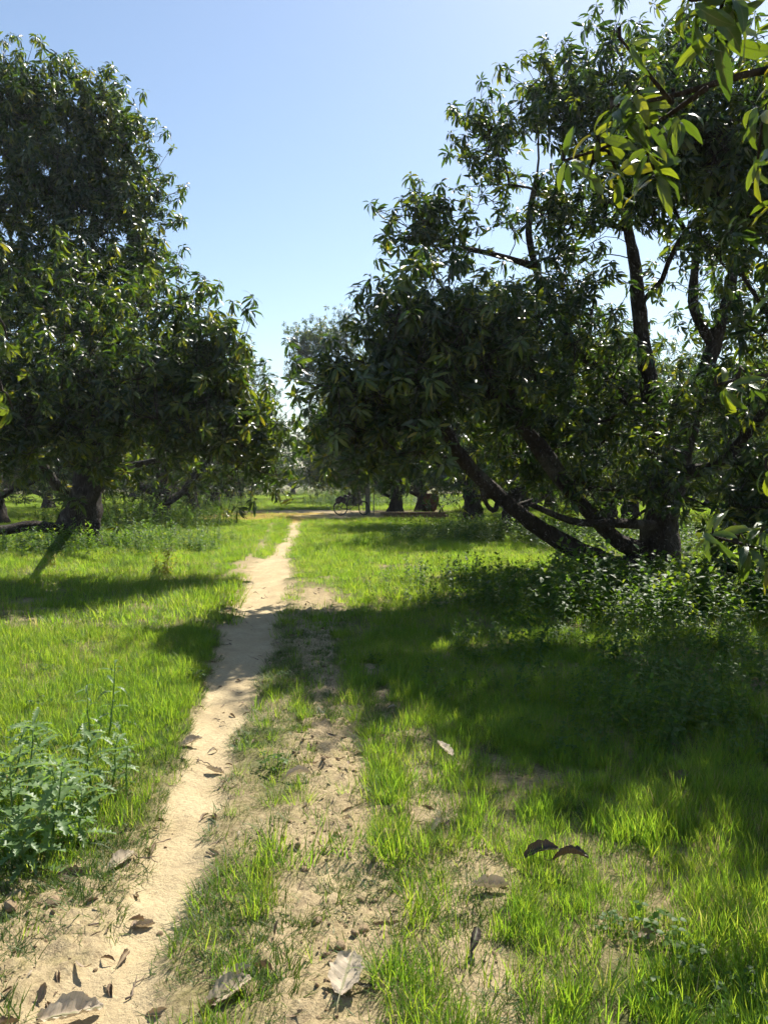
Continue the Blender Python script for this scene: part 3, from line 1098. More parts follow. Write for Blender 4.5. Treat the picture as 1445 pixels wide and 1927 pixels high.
ov_shoots = [
    (P(1110, 320, 3.2), .95, 11, (-.8, -.1, .3)), (P(1160, 325, 3.2), .9, 9, (-.3, -.4, .1)), (P(1215, 265, 3.1), .9, 10, (-.4, -.5, .4)), (P(1150, 205, 3.0), .95, 12, (-.9, 0, .3)),
    (P(1205, 215, 2.95), .95, 10, (-.5, -.3, .5)), (P(1165, 75, 2.8), .8, 6, (-.8, 0, .2)), (P(1265, 195, 2.9), .8, 7, (-.3, 0, .8)), (P(1300, 0, 2.3), 1.15, 11, (-.3, -.1, .15)),
    (P(1375, -20, 2.3), 1.1, 10, (0, -.2, .2)), (P(1440, 215, 3.0), 1.0, 12, (-.6, -.1, .4)), (P(1425, 300, 3.1), .95, 10, (-.4, 0, .3)), (P(1445, 100, 2.75), .8, 8, (-.3, .2, .6)), (P(1460, 370, 3.1), .9, 10, (-.4, 0, .6)),
    (P(1060, 300, 3.2), .95, 10, (-.9, -.1, .1)), (P(1190, 175, 2.9), .95, 10, (-.5, -.4, .4)), (P(1230, 320, 3.15), .9, 9, (-.2, -.3, .3)), (P(1120, 255, 3.1), .95, 11, (-.7, -.2, .3)), (P(1345, 60, 2.4), 1.1, 9, (-.3, -.3, .1)),
    (P(1345, 725, 3.3), .9, 9, (-.7, -.2, .2)), (P(1400, 700, 3.3), .7, 6, (-.2, 0, .6)), (P(1450, 545, 3.5), .85, 10, (-.5, 0, .6)), (P(1460, 620, 3.5), .8, 9, (-.5, 0, .4)), (P(1450, 740, 3.4), .8, 8, (-.4, 0, .3)),
    (P(1440, 880, 3.4), .9, 10, (-.6, -.1, .4)), (P(1340, 1010, 3.3), .95, 12, (-.8, -.1, .35)), (P(1400, 1015, 3.3), .9, 11, (-.4, -.2, .6)), (P(1440, 990, 3.35), .9, 11, (-.2, -.2, .8)), (P(1435, 1060, 3.3), .85, 9, (-.6, -.2, .2)),
    (P(1380, 985, 3.4), .8, 9, (-.4, 0, .7)),
]
ov_blobs = [((4.6, 3.4, 4.3), (1.5, 1.5, 1.1), 50), ((5.6, 4.6, 4.2), (1.5, 1.6, 1.4), 40), ((4.2, 4.9, 3.6), (1.0, 1.1, .9), 46), ((5.2, 3.4, 2.8), (1.2, 1.2, .8), 26), ((4.5, 7.8, 5.1), (.8, .9, .7), 44), ((4.3, 7.1, 4.9), (.7, .7, .6), 34)]
overhang('mango tree beyond the right edge, leafy shoots hanging in close to the camera', OB, ov_limbs, ov_shoots, ov_blobs, 31)

OL = np.array([-5.6, 6.6, 0])
ol_limbs = [
    ([OL, OL + (0, 0, 1), OL + (.2, 0, 2), OL + (.3, 0, 3.2)], .2, .08, 0),
    ([OL + (.2, 0, 1.9), (-4.4, 6.0, 2.6), P(-60, 600, 5.6), P(0, 600, 5.5)], .06, .008, 0),
    ([(-4.4, 6.0, 2.6), P(-90, 470, 5.6), P(-10, 455, 5.5)], .03, .007, 0),
    ([OL + (.2, 0, 1.7), (-4.3, 6.0, 2.2), P(-60, 730, 5.6), P(5, 735, 5.5)], .05, .007, 0),
]
ol_shoots = [(P(0, 600, 5.5), .9, 11, (.5, 0, .5)), (P(15, 640, 5.5), .9, 10, (.6, -.2, .3)), (P(-15, 560, 5.5), .85, 10, (.4, 0, .6)), (P(-10, 455, 5.5), .85, 10, (.4, 0, .6)), (P(-20, 500, 5.5), .8, 9, (.4, 0, .3)),
             (P(5, 735, 5.5), .9, 10, (.6, -.1, .3)), (P(-10, 690, 5.5), .85, 10, (.5, 0, .4)), (P(25, 770, 5.6), .8, 8, (.7, 0, .2))]
ol_blobs = [((-5.6, 6.4, 4.0), (1.3, 1.4, 1.2), 50), ((-6.2, 7.0, 2.6), (1.2, 1.2, .9), 30)]
overhang('mango tree beyond the left edge, yellow green shoots reaching in over the tall tree', OL, ol_limbs, ol_shoots, ol_blobs, 37)


# ---- the other orchard trees: three built, the rest copies
def proto(seed, H, RAD, low):
    r = np.random.default_rng(seed)
    b = np.zeros(3)
    limbs = [([(0, 0, 0), (.05, 0, .5), (.1, .05, 1.1), (.1, 0, 2.0), (0, .1, H * .5), (.1, 0, H * .8)], .27, .05, 0)]
    a0 = r.uniform(0, 6.28)
    for k in range(6):
        a = a0 + k * 1.05 + r.normal(0, .15)
        e = r.uniform(.35, .8)
        q = RAD * .75
        limbs.append(([(0.05, 0, .75 + .1 * k), (math.cos(a) * q * .3, math.sin(a) * q * .3, 1.1 + .12 * k), (math.cos(a) * q * .7, math.sin(a) * q * .7, 1.3 + q * e * .7),
                       (math.cos(a) * q, math.sin(a) * q, 1.6 + q * e * 1.2)], .13, .04, 0))
    blobs = []
    for k in range(9):
        a = k * 2 * math.pi / 9 + r.normal(0, .15)
        z = low + r.uniform(.7, 1.5)
        q = RAD * r.uniform(.62, .8)
        blobs.append(((math.cos(a) * q, math.sin(a) * q, z + .5), (RAD * .33, RAD * .33, RAD * .26), 26))
    for k in range(7):
        a = k * 2 * math.pi / 7 + r.normal(0, .3)
        q = RAD * r.uniform(.4, .55)
        blobs.append(((math.cos(a) * q, math.sin(a) * q, H * r.uniform(.5, .64)), (RAD * .36, RAD * .36, H * .14), 28))
    for k in range(4):
        a = k * 1.57 + r.normal(0, .4)
        q = RAD * r.uniform(.12, .3)
        blobs.append(((math.cos(a) * q, math.sin(a) * q, H * r.uniform(.74, .86)), (RAD * .32, RAD * .32, H * .12), 26))
    return limbs, blobs


def copy_tree(src, loc, rz, s, label):
    c = src.copy()
    link(c)
    c.location = loc
    c.rotation_euler = (0, 0, rz)
    c.scale = (s, s, s)
    c['label'] = label
    for ch in src.children:
        k = ch.copy()
        link(k, c)
    return c


row_l = lambda d: -5.3 - .112 * d
row_r = lambda d: 5.4 - .112 * d
PROTO = []
for sd_, H, RAD, low, loc, lab in (
        (51, 7.2, 4.3, 1.0, (row_l(30), 30, 0), 'mango tree with low fork, second trunk of the left row'),
        (52, 9.0, 4.0, 1.0, (.55, 38.5, 0), 'mango tree with dark trunk just right of the bicycle and grey post'),
        (53, 8.2, 4.6, .6, (4.0, 24.5, 0), 'mango tree half hidden behind the leaning limbs of the big right tree')):
    limbs, blobs = proto(sd_, H, RAD, low)
    t = tree('mango_tree', lab, 'tree', (0, 0, 0), limbs, blobs, per_tip=5, spread=.34, seed=sd_, far=True, group='mango trees of the orchard', scale=(1.0, 1.4), trunk_n=10)
    t.location = loc
    PROTO.append(t)
far_base = np.array([-1.9, 49.5, 0.0])
tree('mango_tree', 'tall dark mango tree closing the right side of the lane', 'tree', far_base,
     [([far_base, far_base + (0, 0, 1.5), far_base + (-.4, 0, 4), far_base + (-.8, 0, 7), far_base + (-1, 0, 10)], .34, .07, 0),
      ([far_base + (0, 0, 1.4), far_base + (-1.5, -.5, 3), far_base + (-3, -.5, 6)], .16, .06, 0), ([far_base + (0, 0, 1.4), far_base + (1.5, -.5, 3), far_base + (2.5, -.5, 6)], .16, .06, 0)],
     [pb(600, 640, 49, 42, 40, 60), pb(640, 630, 49, 45, 45, 60), pb(568, 690, 49, 26, 42, 40), pb(560, 650, 49, 20, 24, 16), pb(610, 720, 48.5, 50, 45, 60), pb(690, 660, 49, 50, 60, 50), pb(600, 790, 48, 42, 45, 50),
      pb(625, 850, 47.5, 50, 42, 60), pb(600, 885, 47.5, 36, 26, 40), pb(660, 890, 47, 55, 24, 46), pb(670, 770, 48, 60, 60, 60), pb(585, 850, 52, 24, 55, 30), pb(640, 905, 54, 60, 14, 34)],
     per_tip=5, spread=.36, seed=61, far=True, group='mango trees of the orchard', scale=(1.1, 1.5), trunk_n=10, thin=-1.6)
far_base = np.array([-12.2, 61, 0.0])
tree('mango_tree', 'tall pale mango tree whose top rises over the left row', 'tree', far_base,
     [([far_base, far_base + (0, 0, 1.5), far_base + (.2, 0, 4), far_base + (.6, 0, 7), far_base + (.8, 0, 9)], .34, .07, 0),
      ([far_base + (0, 0, 1.4), far_base + (1.5, -.5, 3), far_base + (3, -.5, 5)], .16, .06, 0), ([far_base + (0, 0, 1.4), far_base + (-1.5, -.5, 3), far_base + (-2.5, -.5, 6)], .16, .06, 0)],
     [pb(468, 705, 61, 34, 34, 44), pb(430, 720, 61, 40, 45, 44), pb(496, 750, 61, 30, 40, 44), pb(518, 790, 61, 20, 34, 26), pb(450, 790, 61, 55, 50, 50), pb(500, 850, 60, 40, 45, 50), pb(470, 885, 58, 50, 28, 50),
      pb(515, 885, 62, 24, 28, 26), pb(440, 900, 56, 60, 18, 40), pb(500, 905, 66, 34, 14, 24)],
     per_tip=5, spread=.36, seed=62, far=True, group='mango trees of the orchard', scale=(1.1, 1.5), trunk_n=10, thin=-1.6)
copies = [
    (2, (-14.5, 29, 0), 2.4, .95, 'mango tree low behind the forked second trunk of the left row'),
    (2, (-15.5, 40, 0), 5.0, 1.0, 'mango tree low behind the leaning third trunk of the left row'),
    (2, (-15.5, 55, 0), .9, 1.05, 'mango tree low behind the fourth trunk of the left row'),
    (2, (-25, 31, 0), 3.1, 1.1, 'mango tree at the far left edge, third row'),
    (2, (8.6, 29.5, 0), 4.1, .95, 'mango tree with low skirts right of the half hidden one'),
    (2, (7.2, 40.5, 0), .4, 1.0, 'mango tree with low skirts far right of the clay tub'),
    (2, (16.5, 28, 0), 2.2, 1.05, 'mango tree at the far right edge behind the big trunk'),
    (0, (row_l(38), 38.5, 0), 2.0, 1.0, 'mango tree with a leaning trunk, third of the left row'),
    (2, (row_l(49), 49, 0), 1.0, 1.0, 'mango tree, fourth of the left row beyond the dry grass'),
    (2, (row_l(72), 72, 0), 4.0, 1.15, 'distant mango tree at the far end of the left row'),
    (1, (2.1, 42.5, 0), 4.4, .95, 'mango tree with thick trunk beside the red clay tub'),
    (1, (3.5, 30.5, 0), 1.9, 1.08, 'mango tree between the half hidden one and the clay tub'),
    (2, (row_r(63), 63, 0), 2.6, 1.15, 'mango tree behind the tall dark one on the right side'),
    (2, (row_r(76) - .3, 76, 0), .3, 1.1, 'last mango tree of the right row'),
    (2, (-11.4, 96, 0), 5.2, .95, 'small far mango tree with pale trunk standing in the lane end'),
    (2, (-17, 22, 0), 1.2, 1.05, 'mango tree of the second left row behind the tall left tree'),
    (2, (-18.5, 34, 0), 2.2, 1.15, 'mango tree of the second left row, seen under the low crowns'),
    (2, (-20, 46, 0), 3.9, 1.0, 'mango tree deep in the left side of the orchard'),
    (2, (13.6, 23, 0), 5.1, 1.05, 'mango tree at the right edge behind the big right tree'),
    (2, (10.6, 33, 0), 1.1, 1.0, 'mango tree in the second right row behind the upright limbs'),
    (2, (19, 37, 0), 3.4, 1.1, 'mango tree of the third right row, mostly hidden'),
    (0, (10.2, 47, 0), 2.9, 1.1, 'mango tree behind the thick trunk with the clay tub'),
    (1, (22, 52, 0), .2, 1.0, 'mango tree far back on the right side of the orchard'),
    (2, (-30, 60, 0), 4.6, 1.0, 'mango tree far back on the left side of the orchard'),
    (0, (-27, 118, 0), 1.6, 1.0, 'far mango tree on the horizon left of the lane end'),
    (1, (-2, 122, 0), 2.7, 1.0, 'far mango tree on the horizon right of the lane end'),
    (2, (12, 110, 0), 3.3, 1.1, 'far mango tree on the horizon well right of the lane'),
]
for pi_, loc, rz, s, lab in copies:
    copy_tree(PROTO[pi_], loc, rz, s, lab)


# ---- the wood that closes the view: too far to tell its trees apart
_r = np.random.default_rng(77)
wx, wy = [], []
while len(wx) < 150:
    y_ = _r.uniform(54, 170)
    x_ = _r.uniform(-.8 * y_, .8 * y_)
    if abs(x_ + .112 * y_ + 0.5) > (17 if y_ < 70 else 9 if y_ < 90 else 6.5):
        wx.append(x_)
        wy.append(y_)
wx, wy = np.array(wx), np.array(wy)
wrot = np.stack([0 * wx, 0 * wx, _r.uniform(0, 6.28, len(wx))], 1)
wscl, widx = _r.uniform(.9, 1.25, len(wx)), _r.integers(0, 3, len(wx))
kid = lambda t, n: [c for c in t.children if c.name.split('.')[0] == n][0].data
NG_WOOD, _n = src_collection('wood_crown', [kid(t, 'foliage') for t in PROTO])
NG_TRUNK, _n = src_collection('wood_trunk', [kid(t, 'trunk') for t in PROTO])
wood = scatter('distant_wood', NG_WOOD, np.stack([wx, wy, 0 * wx], 1), wrot, wscl, widx)
tag(wood, 'far orchard trees merging into one dark mass behind the rows', 'wood')
scatter('trunks', NG_TRUNK, np.stack([wx, wy, 0 * wx], 1), wrot, wscl, widx, wood)


# ------------------------------------------------------------------ grass
def blade(mb, x, y, h, az, lean, bend, w, lr, segs=3):
    t = np.linspace(0, 1, segs + 1)
    ang = lean + bend * t
    st = h / segs
    r_ = np.concatenate([[0], np.cumsum(np.sin(ang[1:]) * st)])
    z = np.concatenate([[0], np.cumsum(np.cos(ang[1:]) * st)])
    ca, sa = math.cos(az), math.sin(az)
    nx_, ny_ = -sa, ca
    v, a = [], []
    for i in range(segs):
        ww = w * (1 - .55 * t[i]) / 2
        for u in (-1, 1):
            v.append((x + ca * r_[i] + nx_ * ww * u, y + sa * r_[i] + ny_ * ww * u, z[i]))
            a.append((u, t[i], lr))
    v.append((x + ca * r_[-1], y + sa * r_[-1], z[-1]))
    a.append((0, 1, lr))
    f = [(2 * i, 2 * i + 1, 2 * i + 3, 2 * i + 2) for i in range(segs - 1)]
    f.append((2 * segs - 2, 2 * segs - 1, 2 * segs))
    mb.add(v, f, a)


def tuft(seed, n, rad, h0, h1, w, lean=(.0, .5), bend=(.2, 1.1), mat='grass', segs=3, below=.012):
    r = np.random.default_rng(seed)
    mb = MB()
    for _ in range(n):
        a, q = r.uniform(0, 6.28), rad * math.sqrt(r.uniform())
        blade(mb, q * math.cos(a), q * math.sin(a), r.uniform(h0, h1), a + r.normal(0, .9), r.uniform(*lean), r.uniform(*bend), w * r.uniform(.7, 1.3), r.uniform(), segs)
        mb.v[-1][:, 2] -= below
    return mb.mesh('grass_tuft_%d' % seed, M[mat], True)


def clover(seed):
    r = np.random.default_rng(seed)
    mb = MB()
    for _ in range(14):
        a, q = r.uniform(0, 6.28), .06 * math.sqrt(r.uniform())
        h = r.uniform(.02, .06)
        c = np.array([q * math.cos(a), q * math.sin(a), h])
        mb.tube([(c[0] * .6, c[1] * .6, -.01), c], [.0009, .0007], 3, False, .3)
        for k in range(3):
            v, f, at = leaf_geo(r.uniform(.014, .024), .014, .4, 2, .15, 0, 0, r.uniform(), .6)
            m = np.array(Matrix.Rotation(a + k * 2.09, 3, 'Z') @ Matrix.Rotation(r.normal(.1, .25), 3, 'Y'))
            mb.add(v @ m.T + c, f, at)
    return mb.mesh('low_herb_%d' % seed, M['weed'])


NG_FINE, n_fine = src_collection('fine_grass', [tuft(300 + i, 26, .06, .07, .15, .0040) for i in range(4)] + [tuft(310 + i, 24, .05, .11, .20, .0042, (0, .35), (.2, .9)) for i in range(3)])
NG_LOW, n_low = src_collection('creeping_grass', [tuft(320 + i, 40, .07, .03, .08, .0031, (.5, 1.35), (-.3, .7), 'grass_low') for i in range(4)])
NG_FAR, n_far = src_collection('meadow_grass', [tuft(330 + i, 46, .17, .08, .17, .0065, (0, .5), (.2, .9), 'grass', 2) for i in range(4)])
NG_STRAW, n_straw = src_collection('straw_grass', [tuft(340 + i, 36, .16, .04, .10, .007, (.2, 1.1), (.1, .8), 'grass_dry', 2) for i in range(3)])
NG_HERB, n_herb = src_collection('low_herbs', [clover(350 + i) for i in range(3)])


def place(n, y0, y1, seed, marg=1.2, k=.74):
    """random ground points in the wedge of land in front of the camera (wider than the view), even per square metre"""
    r = np.random.default_rng(seed)
    wmax = k * y1 + marg
    Y = y0 + (y1 - y0) * r.uniform(0, 1, n)
    X = r.uniform(-wmax, wmax, n)
    keep = np.abs(X) < k * Y + marg
    return X[keep], Y[keep], r


def masks(X, Y):
    pm = sstep(-.12, .12, path_m(X, Y))
    tm = sstep(-.15, .35, track_m(X, Y))
    om = sstep(-.1, .4, old_m(X, Y))
    rm = sstep(-.1, .25, road_m(X, Y))
    bm = bank_m(X, Y)
    tf = sstep(-.1, .5, TUFTS(X, Y) + (fbm(X * 4, Y * 4, 77, 2) - .5)) * (Y < 9.6)
    b2 = sstep(-.1, .5, BARE2(X, Y) + (fbm(X * 4, Y * 4, 88, 2) - .5)) * (Y < 5.0)
    return pm, tm, om, rm, bm, tf, b2


def put(name, ng, cnt, X, Y, r, s0, s1, label=None, tilt=.12, idx=None, sc=None):
    n = len(X)
    Z = ground_z(X, Y)
    rot = np.stack([r.normal(0, tilt, n), r.normal(0, tilt, n), r.uniform(0, 6.28, n)], 1)
    o = scatter(name, ng, np.stack([X, Y, Z], 1), rot, r.uniform(s0, s1, n) * (1 if sc is None else sc), r.integers(0, cnt, n) if idx is None else idx)
    if label:
        o['label'] = label
        o['category'] = 'grass'
    return o


edge = lambda X, Y: PATH.span(Y)
# fine upright grass, near
X, Y, r = place(54000, .9, 8.2, 401)
pm, tm, om, rm, bm, tf, b2 = masks(X, Y)
L_, R_ = edge(X, Y)
left = X < L_
dist = np.where(left, L_ - X, X - R_)
mid = (~left) & (X < TRACK.span(Y)[0] + .05)
right_shade = sstep(1.0, 1.8, X - .1 * Y) * sstep(3.0, 3.6, Y) * sstep(9, 6.5, Y)
dens = (1 - pm) * (1 - om) * np.maximum(1 - tm * .97, tf * .75) * (1 - bm * .97) * (1 - b2 * .75) * np.where(mid, .10, 1) * (1 - right_shade * .45)
dens *= .35 + .9 * sstep(.3, .62, fbm(X * 1.7, Y * 1.7, 402, 3))
dens *= np.where(left, sstep(0.0, .5, dist + .1 * (Y - 3)), 1)
k = r.uniform(0, 1, len(X)) < dens
X, Y = X[k], Y[k]
hgt = .45 + .75 * fbm(X * 2.3, Y * 2.3, 403, 3)
tall = (r.uniform(0, 1, len(X)) < np.clip(sstep(.4, .7, fbm(X * 1.1, Y * 1.1, 404, 2)) * .5 + .5 * sstep(.1, .5, X) * sstep(4.2, 3.6, Y), 0, .8))
put('grass', NG_FINE, n_fine, X, Y, r, .75, 1.15, 'bright green upright grass on both sides of the path', .14, np.where(tall, r.integers(4, 7, len(X)), r.integers(0, 4, len(X))), hgt)
# creeping grass along the path, between the wheel tracks and on the trodden bank
X, Y, r = place(64000, .9, 9.5, 411)
pm, tm, om, rm, bm, tf, b2 = masks(X, Y)
L_, R_ = edge(X, Y)
left = X < L_
dist = np.where(left, L_ - X, X - R_)
mid = (~left) & (X < TRACK.span(Y)[0] + .1)
patch = sstep(.47, .60, fbm(X * 3.1, Y * 2.2, 412, 3))
dens = (1 - pm) * np.clip(np.where(mid, .10 + .9 * patch, 0) + np.where(left & (dist < .6), .8 * patch + .3, 0) + tm * .62 * sstep(.45, .6, fbm(X * 2.6, Y * 2.6, 413, 3)) + bm * .7 * patch + b2 * .4 + .12, 0, 1)
k = r.uniform(0, 1, len(X)) < dens
X, Y = X[k], Y[k]
put('creeping_grass', NG_LOW, n_low, X, Y, r, .7, 1.35, 'low creeping grass in patches along the bare path', .12)
# meadow, middle and far
X, Y, r = place(62000, 7.4, 32, 421, 2.0)
pm, tm, om, rm, bm, tf, b2 = masks(X, Y)
dens = (1 - pm) * (1 - rm) * (1 - tm * .9) * (1 - om * .95) * (.45 + .7 * sstep(.3, .6, fbm(X * .9, Y * .9, 422, 3))) * sstep(7.3, 9, Y)
k = r.uniform(0, 1, len(X)) < dens
X, Y = X[k], Y[k]
put('meadow_grass', NG_FAR, n_far, X, Y, r, .7, 1.25, 'sunlit meadow grass under the orchard rows', .1, None, .55 + .9 * fbm(X * .8, Y * .8, 423, 3))
X, Y, r = place(60000, 30, 100, 431, 3.0, .6)
rm = sstep(-.1, .25, road_m(X, Y))
straw_zone = (Y > 31) & (Y < 40) & (X > -8.5) & (X < -1.4)
dens = (1 - rm) * np.where(straw_zone, .15, 1) * (1 - sstep(-.1, .12, path_m(X, Y))) * np.where(Y > 60, .6, 1)
k = r.uniform(0, 1, len(X)) < dens
X, Y = X[k], Y[k]
put('distant_grass', NG_FAR, n_far, X, Y, r, 1.2, 1.9, 'grass of the orchard floor beyond the cross track', .1)
X, Y, r = place(70000, 29.5, 41, 441, 3.0, .4)
rm = sstep(.2, .6, road_m(X, Y))
k = ((X > -8.5) & (X < -3.0 + (fbm(X, Y, 442, 2) - .5) * 2) & (r.uniform(0, 1, len(X)) < .3 * (1 - rm) * sstep(29.5, 32, Y + (fbm(X * .6, Y * .6, 443, 2) - .5) * 4)))
k |= ((np.hypot((X + 1.3) / 1.0, (Y - 31.4) / 1.0) < 1) & (r.uniform(0, 1, len(X)) < .5))
X, Y = X[k], Y[k]
put('straw_grass', NG_STRAW, n_straw, X, Y, r, .8, 1.3, 'yellow dry grass where the path meets the cross track', .1)
# low broad herbs among the near grass
X, Y, r = place(4000, 1.5, 9, 451)
pm, tm, om, rm, bm, tf, b2 = masks(X, Y)
dens = (1 - pm) * (1 - tm * .8) * sstep(.42, .62, fbm(X * 1.3, Y * 1.3, 452, 3)) * np.where(X > .6, .6, .12)
k = r.uniform(0, 1, len(X)) < dens
X, Y = X[k], Y[k]
o = put('low_herbs', NG_HERB, n_herb, X, Y, r, .8, 1.7, None, .1)
o['label'] = 'small round leaved herbs growing among the grass'
o['category'] = 'herbs'


# ------------------------------------------------------------------ undergrowth
def weed(seed, h, n, L, wd, mat='weed', whorled=2):
    r = np.random.default_rng(seed)
    mb = MB()
    lean = r.normal(0, .12, 2)
    top = np.array([lean[0] * h, lean[1] * h, h])
    mb.tube([(0, 0, -.03), top * .5 + r.normal(0, .01, 3), top], [.004, .003, .0015], 4, False, .2)
    az = r.uniform(0, 6.28)
    for k in range(n):
        q = .18 + .82 * k / max(1, n - 1)
        az += 1.75
        for s in range(whorled):
            e = R(8 + 45 * q ** 2) + r.normal(0, .25)
            v, f, a = leaf_geo(L * (1.1 - .5 * q) * r.uniform(.75, 1.2), wd * (1.1 - .4 * q) * r.uniform(.8, 1.2), r.uniform(.4, 1.1), 3, .18, 0, r.normal(0, .3), r.uniform(), .75)
            m = np.array(Matrix.Rotation(az + s * math.pi + r.normal(0, .2), 3, 'Z') @ Matrix.Rotation(-e, 3, 'Y'))
            mb.add(v @ m.T + top * q, f, a)
    return mb.mesh('weed_%d' % seed, M[mat])


WEED = [weed(500, .42, 8, .12, .048), weed(501, .34, 7, .12, .04), weed(502, .50, 10, .11, .05), weed(503, .26, 7, .10, .038), weed(504, .38, 9, .10, .034)]
NG_WEED, n_weed = src_collection('undergrowth', WEED)


def undergrowth(label, patches, seed, s0=.8, s1=1.35):
    r = np.random.default_rng(seed)
    P_ = []
    for cx, cy_, rx, ry, n in patches:
        a = r.uniform(0, 6.28, n)
        q = r.uniform(0, 1, n) ** .55
        P_.append(np.stack([cx + rx * q * np.cos(a), cy_ + ry * q * np.sin(a), 1.15 - .5 * q], 1))
    p = np.concatenate(P_)
    k = r.uniform(0, 1, len(p)) < .15 + 1.2 * sstep(.35, .6, fbm(p[:, 0] * 1.4, p[:, 1] * 1.4, seed, 3))
    k &= path_m(p[:, 0], p[:, 1]) < -.5
    p = p[k]
    o = put('undergrowth', NG_WEED, n_weed, p[:, 0], p[:, 1], r, s0, s1, None, .14, None, p[:, 2])
    tag(o, label, 'undergrowth')


undergrowth('thicket of leafy weeds round the foot of the big right tree', [(3.3, 9.6, 2.4, 1.5, 800), (5.4, 10.2, 2.6, 1.9, 800), (4.4, 8.4, 2.2, 1.0, 460), (2.6, 10.8, 1.0, .7, 220)], 511, 1.0, 1.6)
undergrowth('low leafy weeds in the shade beyond the leaning limbs', [(3.2, 21.5, 3.2, 2.2, 900), (6.5, 19, 3, 3, 700)], 512, 1.0, 1.6)
undergrowth('leafy weeds round the foot of the tall left tree', [(-7.4, 17.8, 3.6, 2.0, 1100), (-9.5, 17, 2.5, 2.5, 500), (-6.6, 20.5, 3, 2, 400)], 513, .7, 1.3)
undergrowth('loose sunlit weeds in the grass left of the leaning limbs', [(1.6, 11.5, 1.9, 2.6, 320), (2.2, 7.2, 1.5, 1.0, 120)], 514, .6, 1.1)
undergrowth('leafy weeds under the left row and along the far lane', [(-9.5, 29, 4, 3, 700), (-11, 38, 4, 4, 600), (-12.5, 52, 3.5, 9, 700), (-3.2, 60, 3, 13, 900), (1.5, 55, 4, 8, 500), (-9, 100, 14, 12, 900)], 515, 1.2, 2.2)
undergrowth('sparse shade weeds in the grass at the right edge', [(1.9, 4.9, .7, .5, 110), (2.4, 5.9, 1.1, .7, 120), (1.2, 6.0, 1.0, .8, 60), (2.6, 7.0, 1.8, .9, 170), (3.2, 5.6, 1.4, .9, 130)], 516, .45, .8)


# ------------------------------------------------------------------ thistles and single plants
def lobed_leaf(seed, L, Wd, bend):
    """spiny, deeply cut leaf"""
    r = np.random.default_rng(seed)
    n = 15
    t = np.linspace(0, 1, n)
    ang = -bend * t
    st = np.diff(t, prepend=0) * L
    x, z = np.cumsum(np.cos(ang) * st), np.cumsum(np.sin(ang) * st)
    env = Wd / 2 * np.sin(math.pi * np.clip(t * .92 + .06, 0, 1)) ** .7
    v, a, f = [], [], []
    for i in range(n):
        lob = 1.0 if i % 2 else .34
        for u in (-1, 0, 1):
            w = env[i] * lob * r.uniform(.85, 1.15)
            v.append((x[i] + (.018 * L * 4 * lob if u else 0), u * w, z[i] + abs(u) * w * .35 + (r.normal(0, .12) * w if u else 0)))
            a.append((u, t[i], r.uniform(.2, .8)))
    for i in range(n - 1):
        b = i * 3
        f += [(b, b + 1, b + 4, b + 3), (b + 1, b + 2, b + 5, b + 4)]
    mb = MB()
    mb.add(v, f, a)
    return mb.mesh('thistle_leaf_%d' % seed, M['thistle'])


TH = [lobed_leaf(600 + i, .165, .06, b) for i, b in enumerate((.3, .8, 1.3, .5))]


def thistle(label, x, y, h, n, seed, low=.05, ls=1.0):
    r = np.random.default_rng(seed)
    root = empty('thistle_plant', (x, y, float(ground_z(x, y))), label, 'plant', 'thistles left of the path')
    le = r.normal(0, .16, 2)
    mb = MB()
    pts = np.array([(le[0] * q * h, le[1] * q * h, -.03 + q * (h + .03)) for q in np.linspace(0, 1, 6)]) + np.concatenate([[np.zeros(3)], r.normal(0, .006, (5, 3))])
    mb.tube(pts, np.linspace(.006, .0022, 6), 6)
    mb.build('stem', M['thistle'], root)
    az = r.uniform(0, 6.28)
    for k in range(n):
        q = low + (1 - low) * (k / (n - 1)) ** .9
        az += 2.4
        p = Vector((le[0] * q * h, le[1] * q * h, q * h))
        sc = ls * (1.0 - .35 * q) * r.uniform(.6, 1.2)
        e = R(8 + 18 * q) + r.normal(0, .25)
        lo = bpy.data.objects.new('leaf', TH[int(r.integers(0, 4))])
        C.objects.link(lo)
        lo.parent = root
        lo.matrix_local = Matrix.Translation(p) @ Matrix.Rotation(az, 4, 'Z') @ Matrix.Rotation(-e, 4, 'Y') @ Matrix.Scale(sc, 4)
    return root


for lab, px, py, h, n, seed, ls in (
        ('tallest thistle, dark and thin, standing alone above the left grass', 205, 1395, .48, 18, 1, .75),
        ('bushy thistle nearest the left picture edge', 25, 1600, .42, 26, 2, 1.1),
        ('upright thistle in front of the left clump, closest to the camera', 95, 1595, .44, 28, 3, 1.15),
        ('thistle on the right side of the left clump towards the path', 180, 1530, .40, 26, 4, 1.0),
        ('thistle at the back of the left clump', 100, 1500, .42, 24, 5, 1.0),
        ('small thistle at the left edge behind the clump', 15, 1500, .34, 22, 6, 1.0),
        ('thin thistle stalk between the clump and the path', 240, 1500, .26, 12, 7, .6),
        ('low broad thistle at the foot of the left clump', 60, 1640, .20, 20, 8, 1.1),
        ('thistle in the middle of the left clump, hidden to half its height', 130, 1560, .36, 26, 10, .9),
        ('thistle leaning out over the left picture edge', 50, 1540, .40, 24, 11, .95),
        ('low thistle at the right foot of the left clump', 150, 1590, .24, 20, 12, .9),
        ('thistle at the back right of the left clump near the stalk', 210, 1480, .32, 20, 13, .8),
        ('slender thistle just left of the tallest one', 175, 1400, .36, 14, 9, .7)):
    g = gp(px, py)
    thistle(lab, g[0], g[1], h, n, seed, .05, ls)


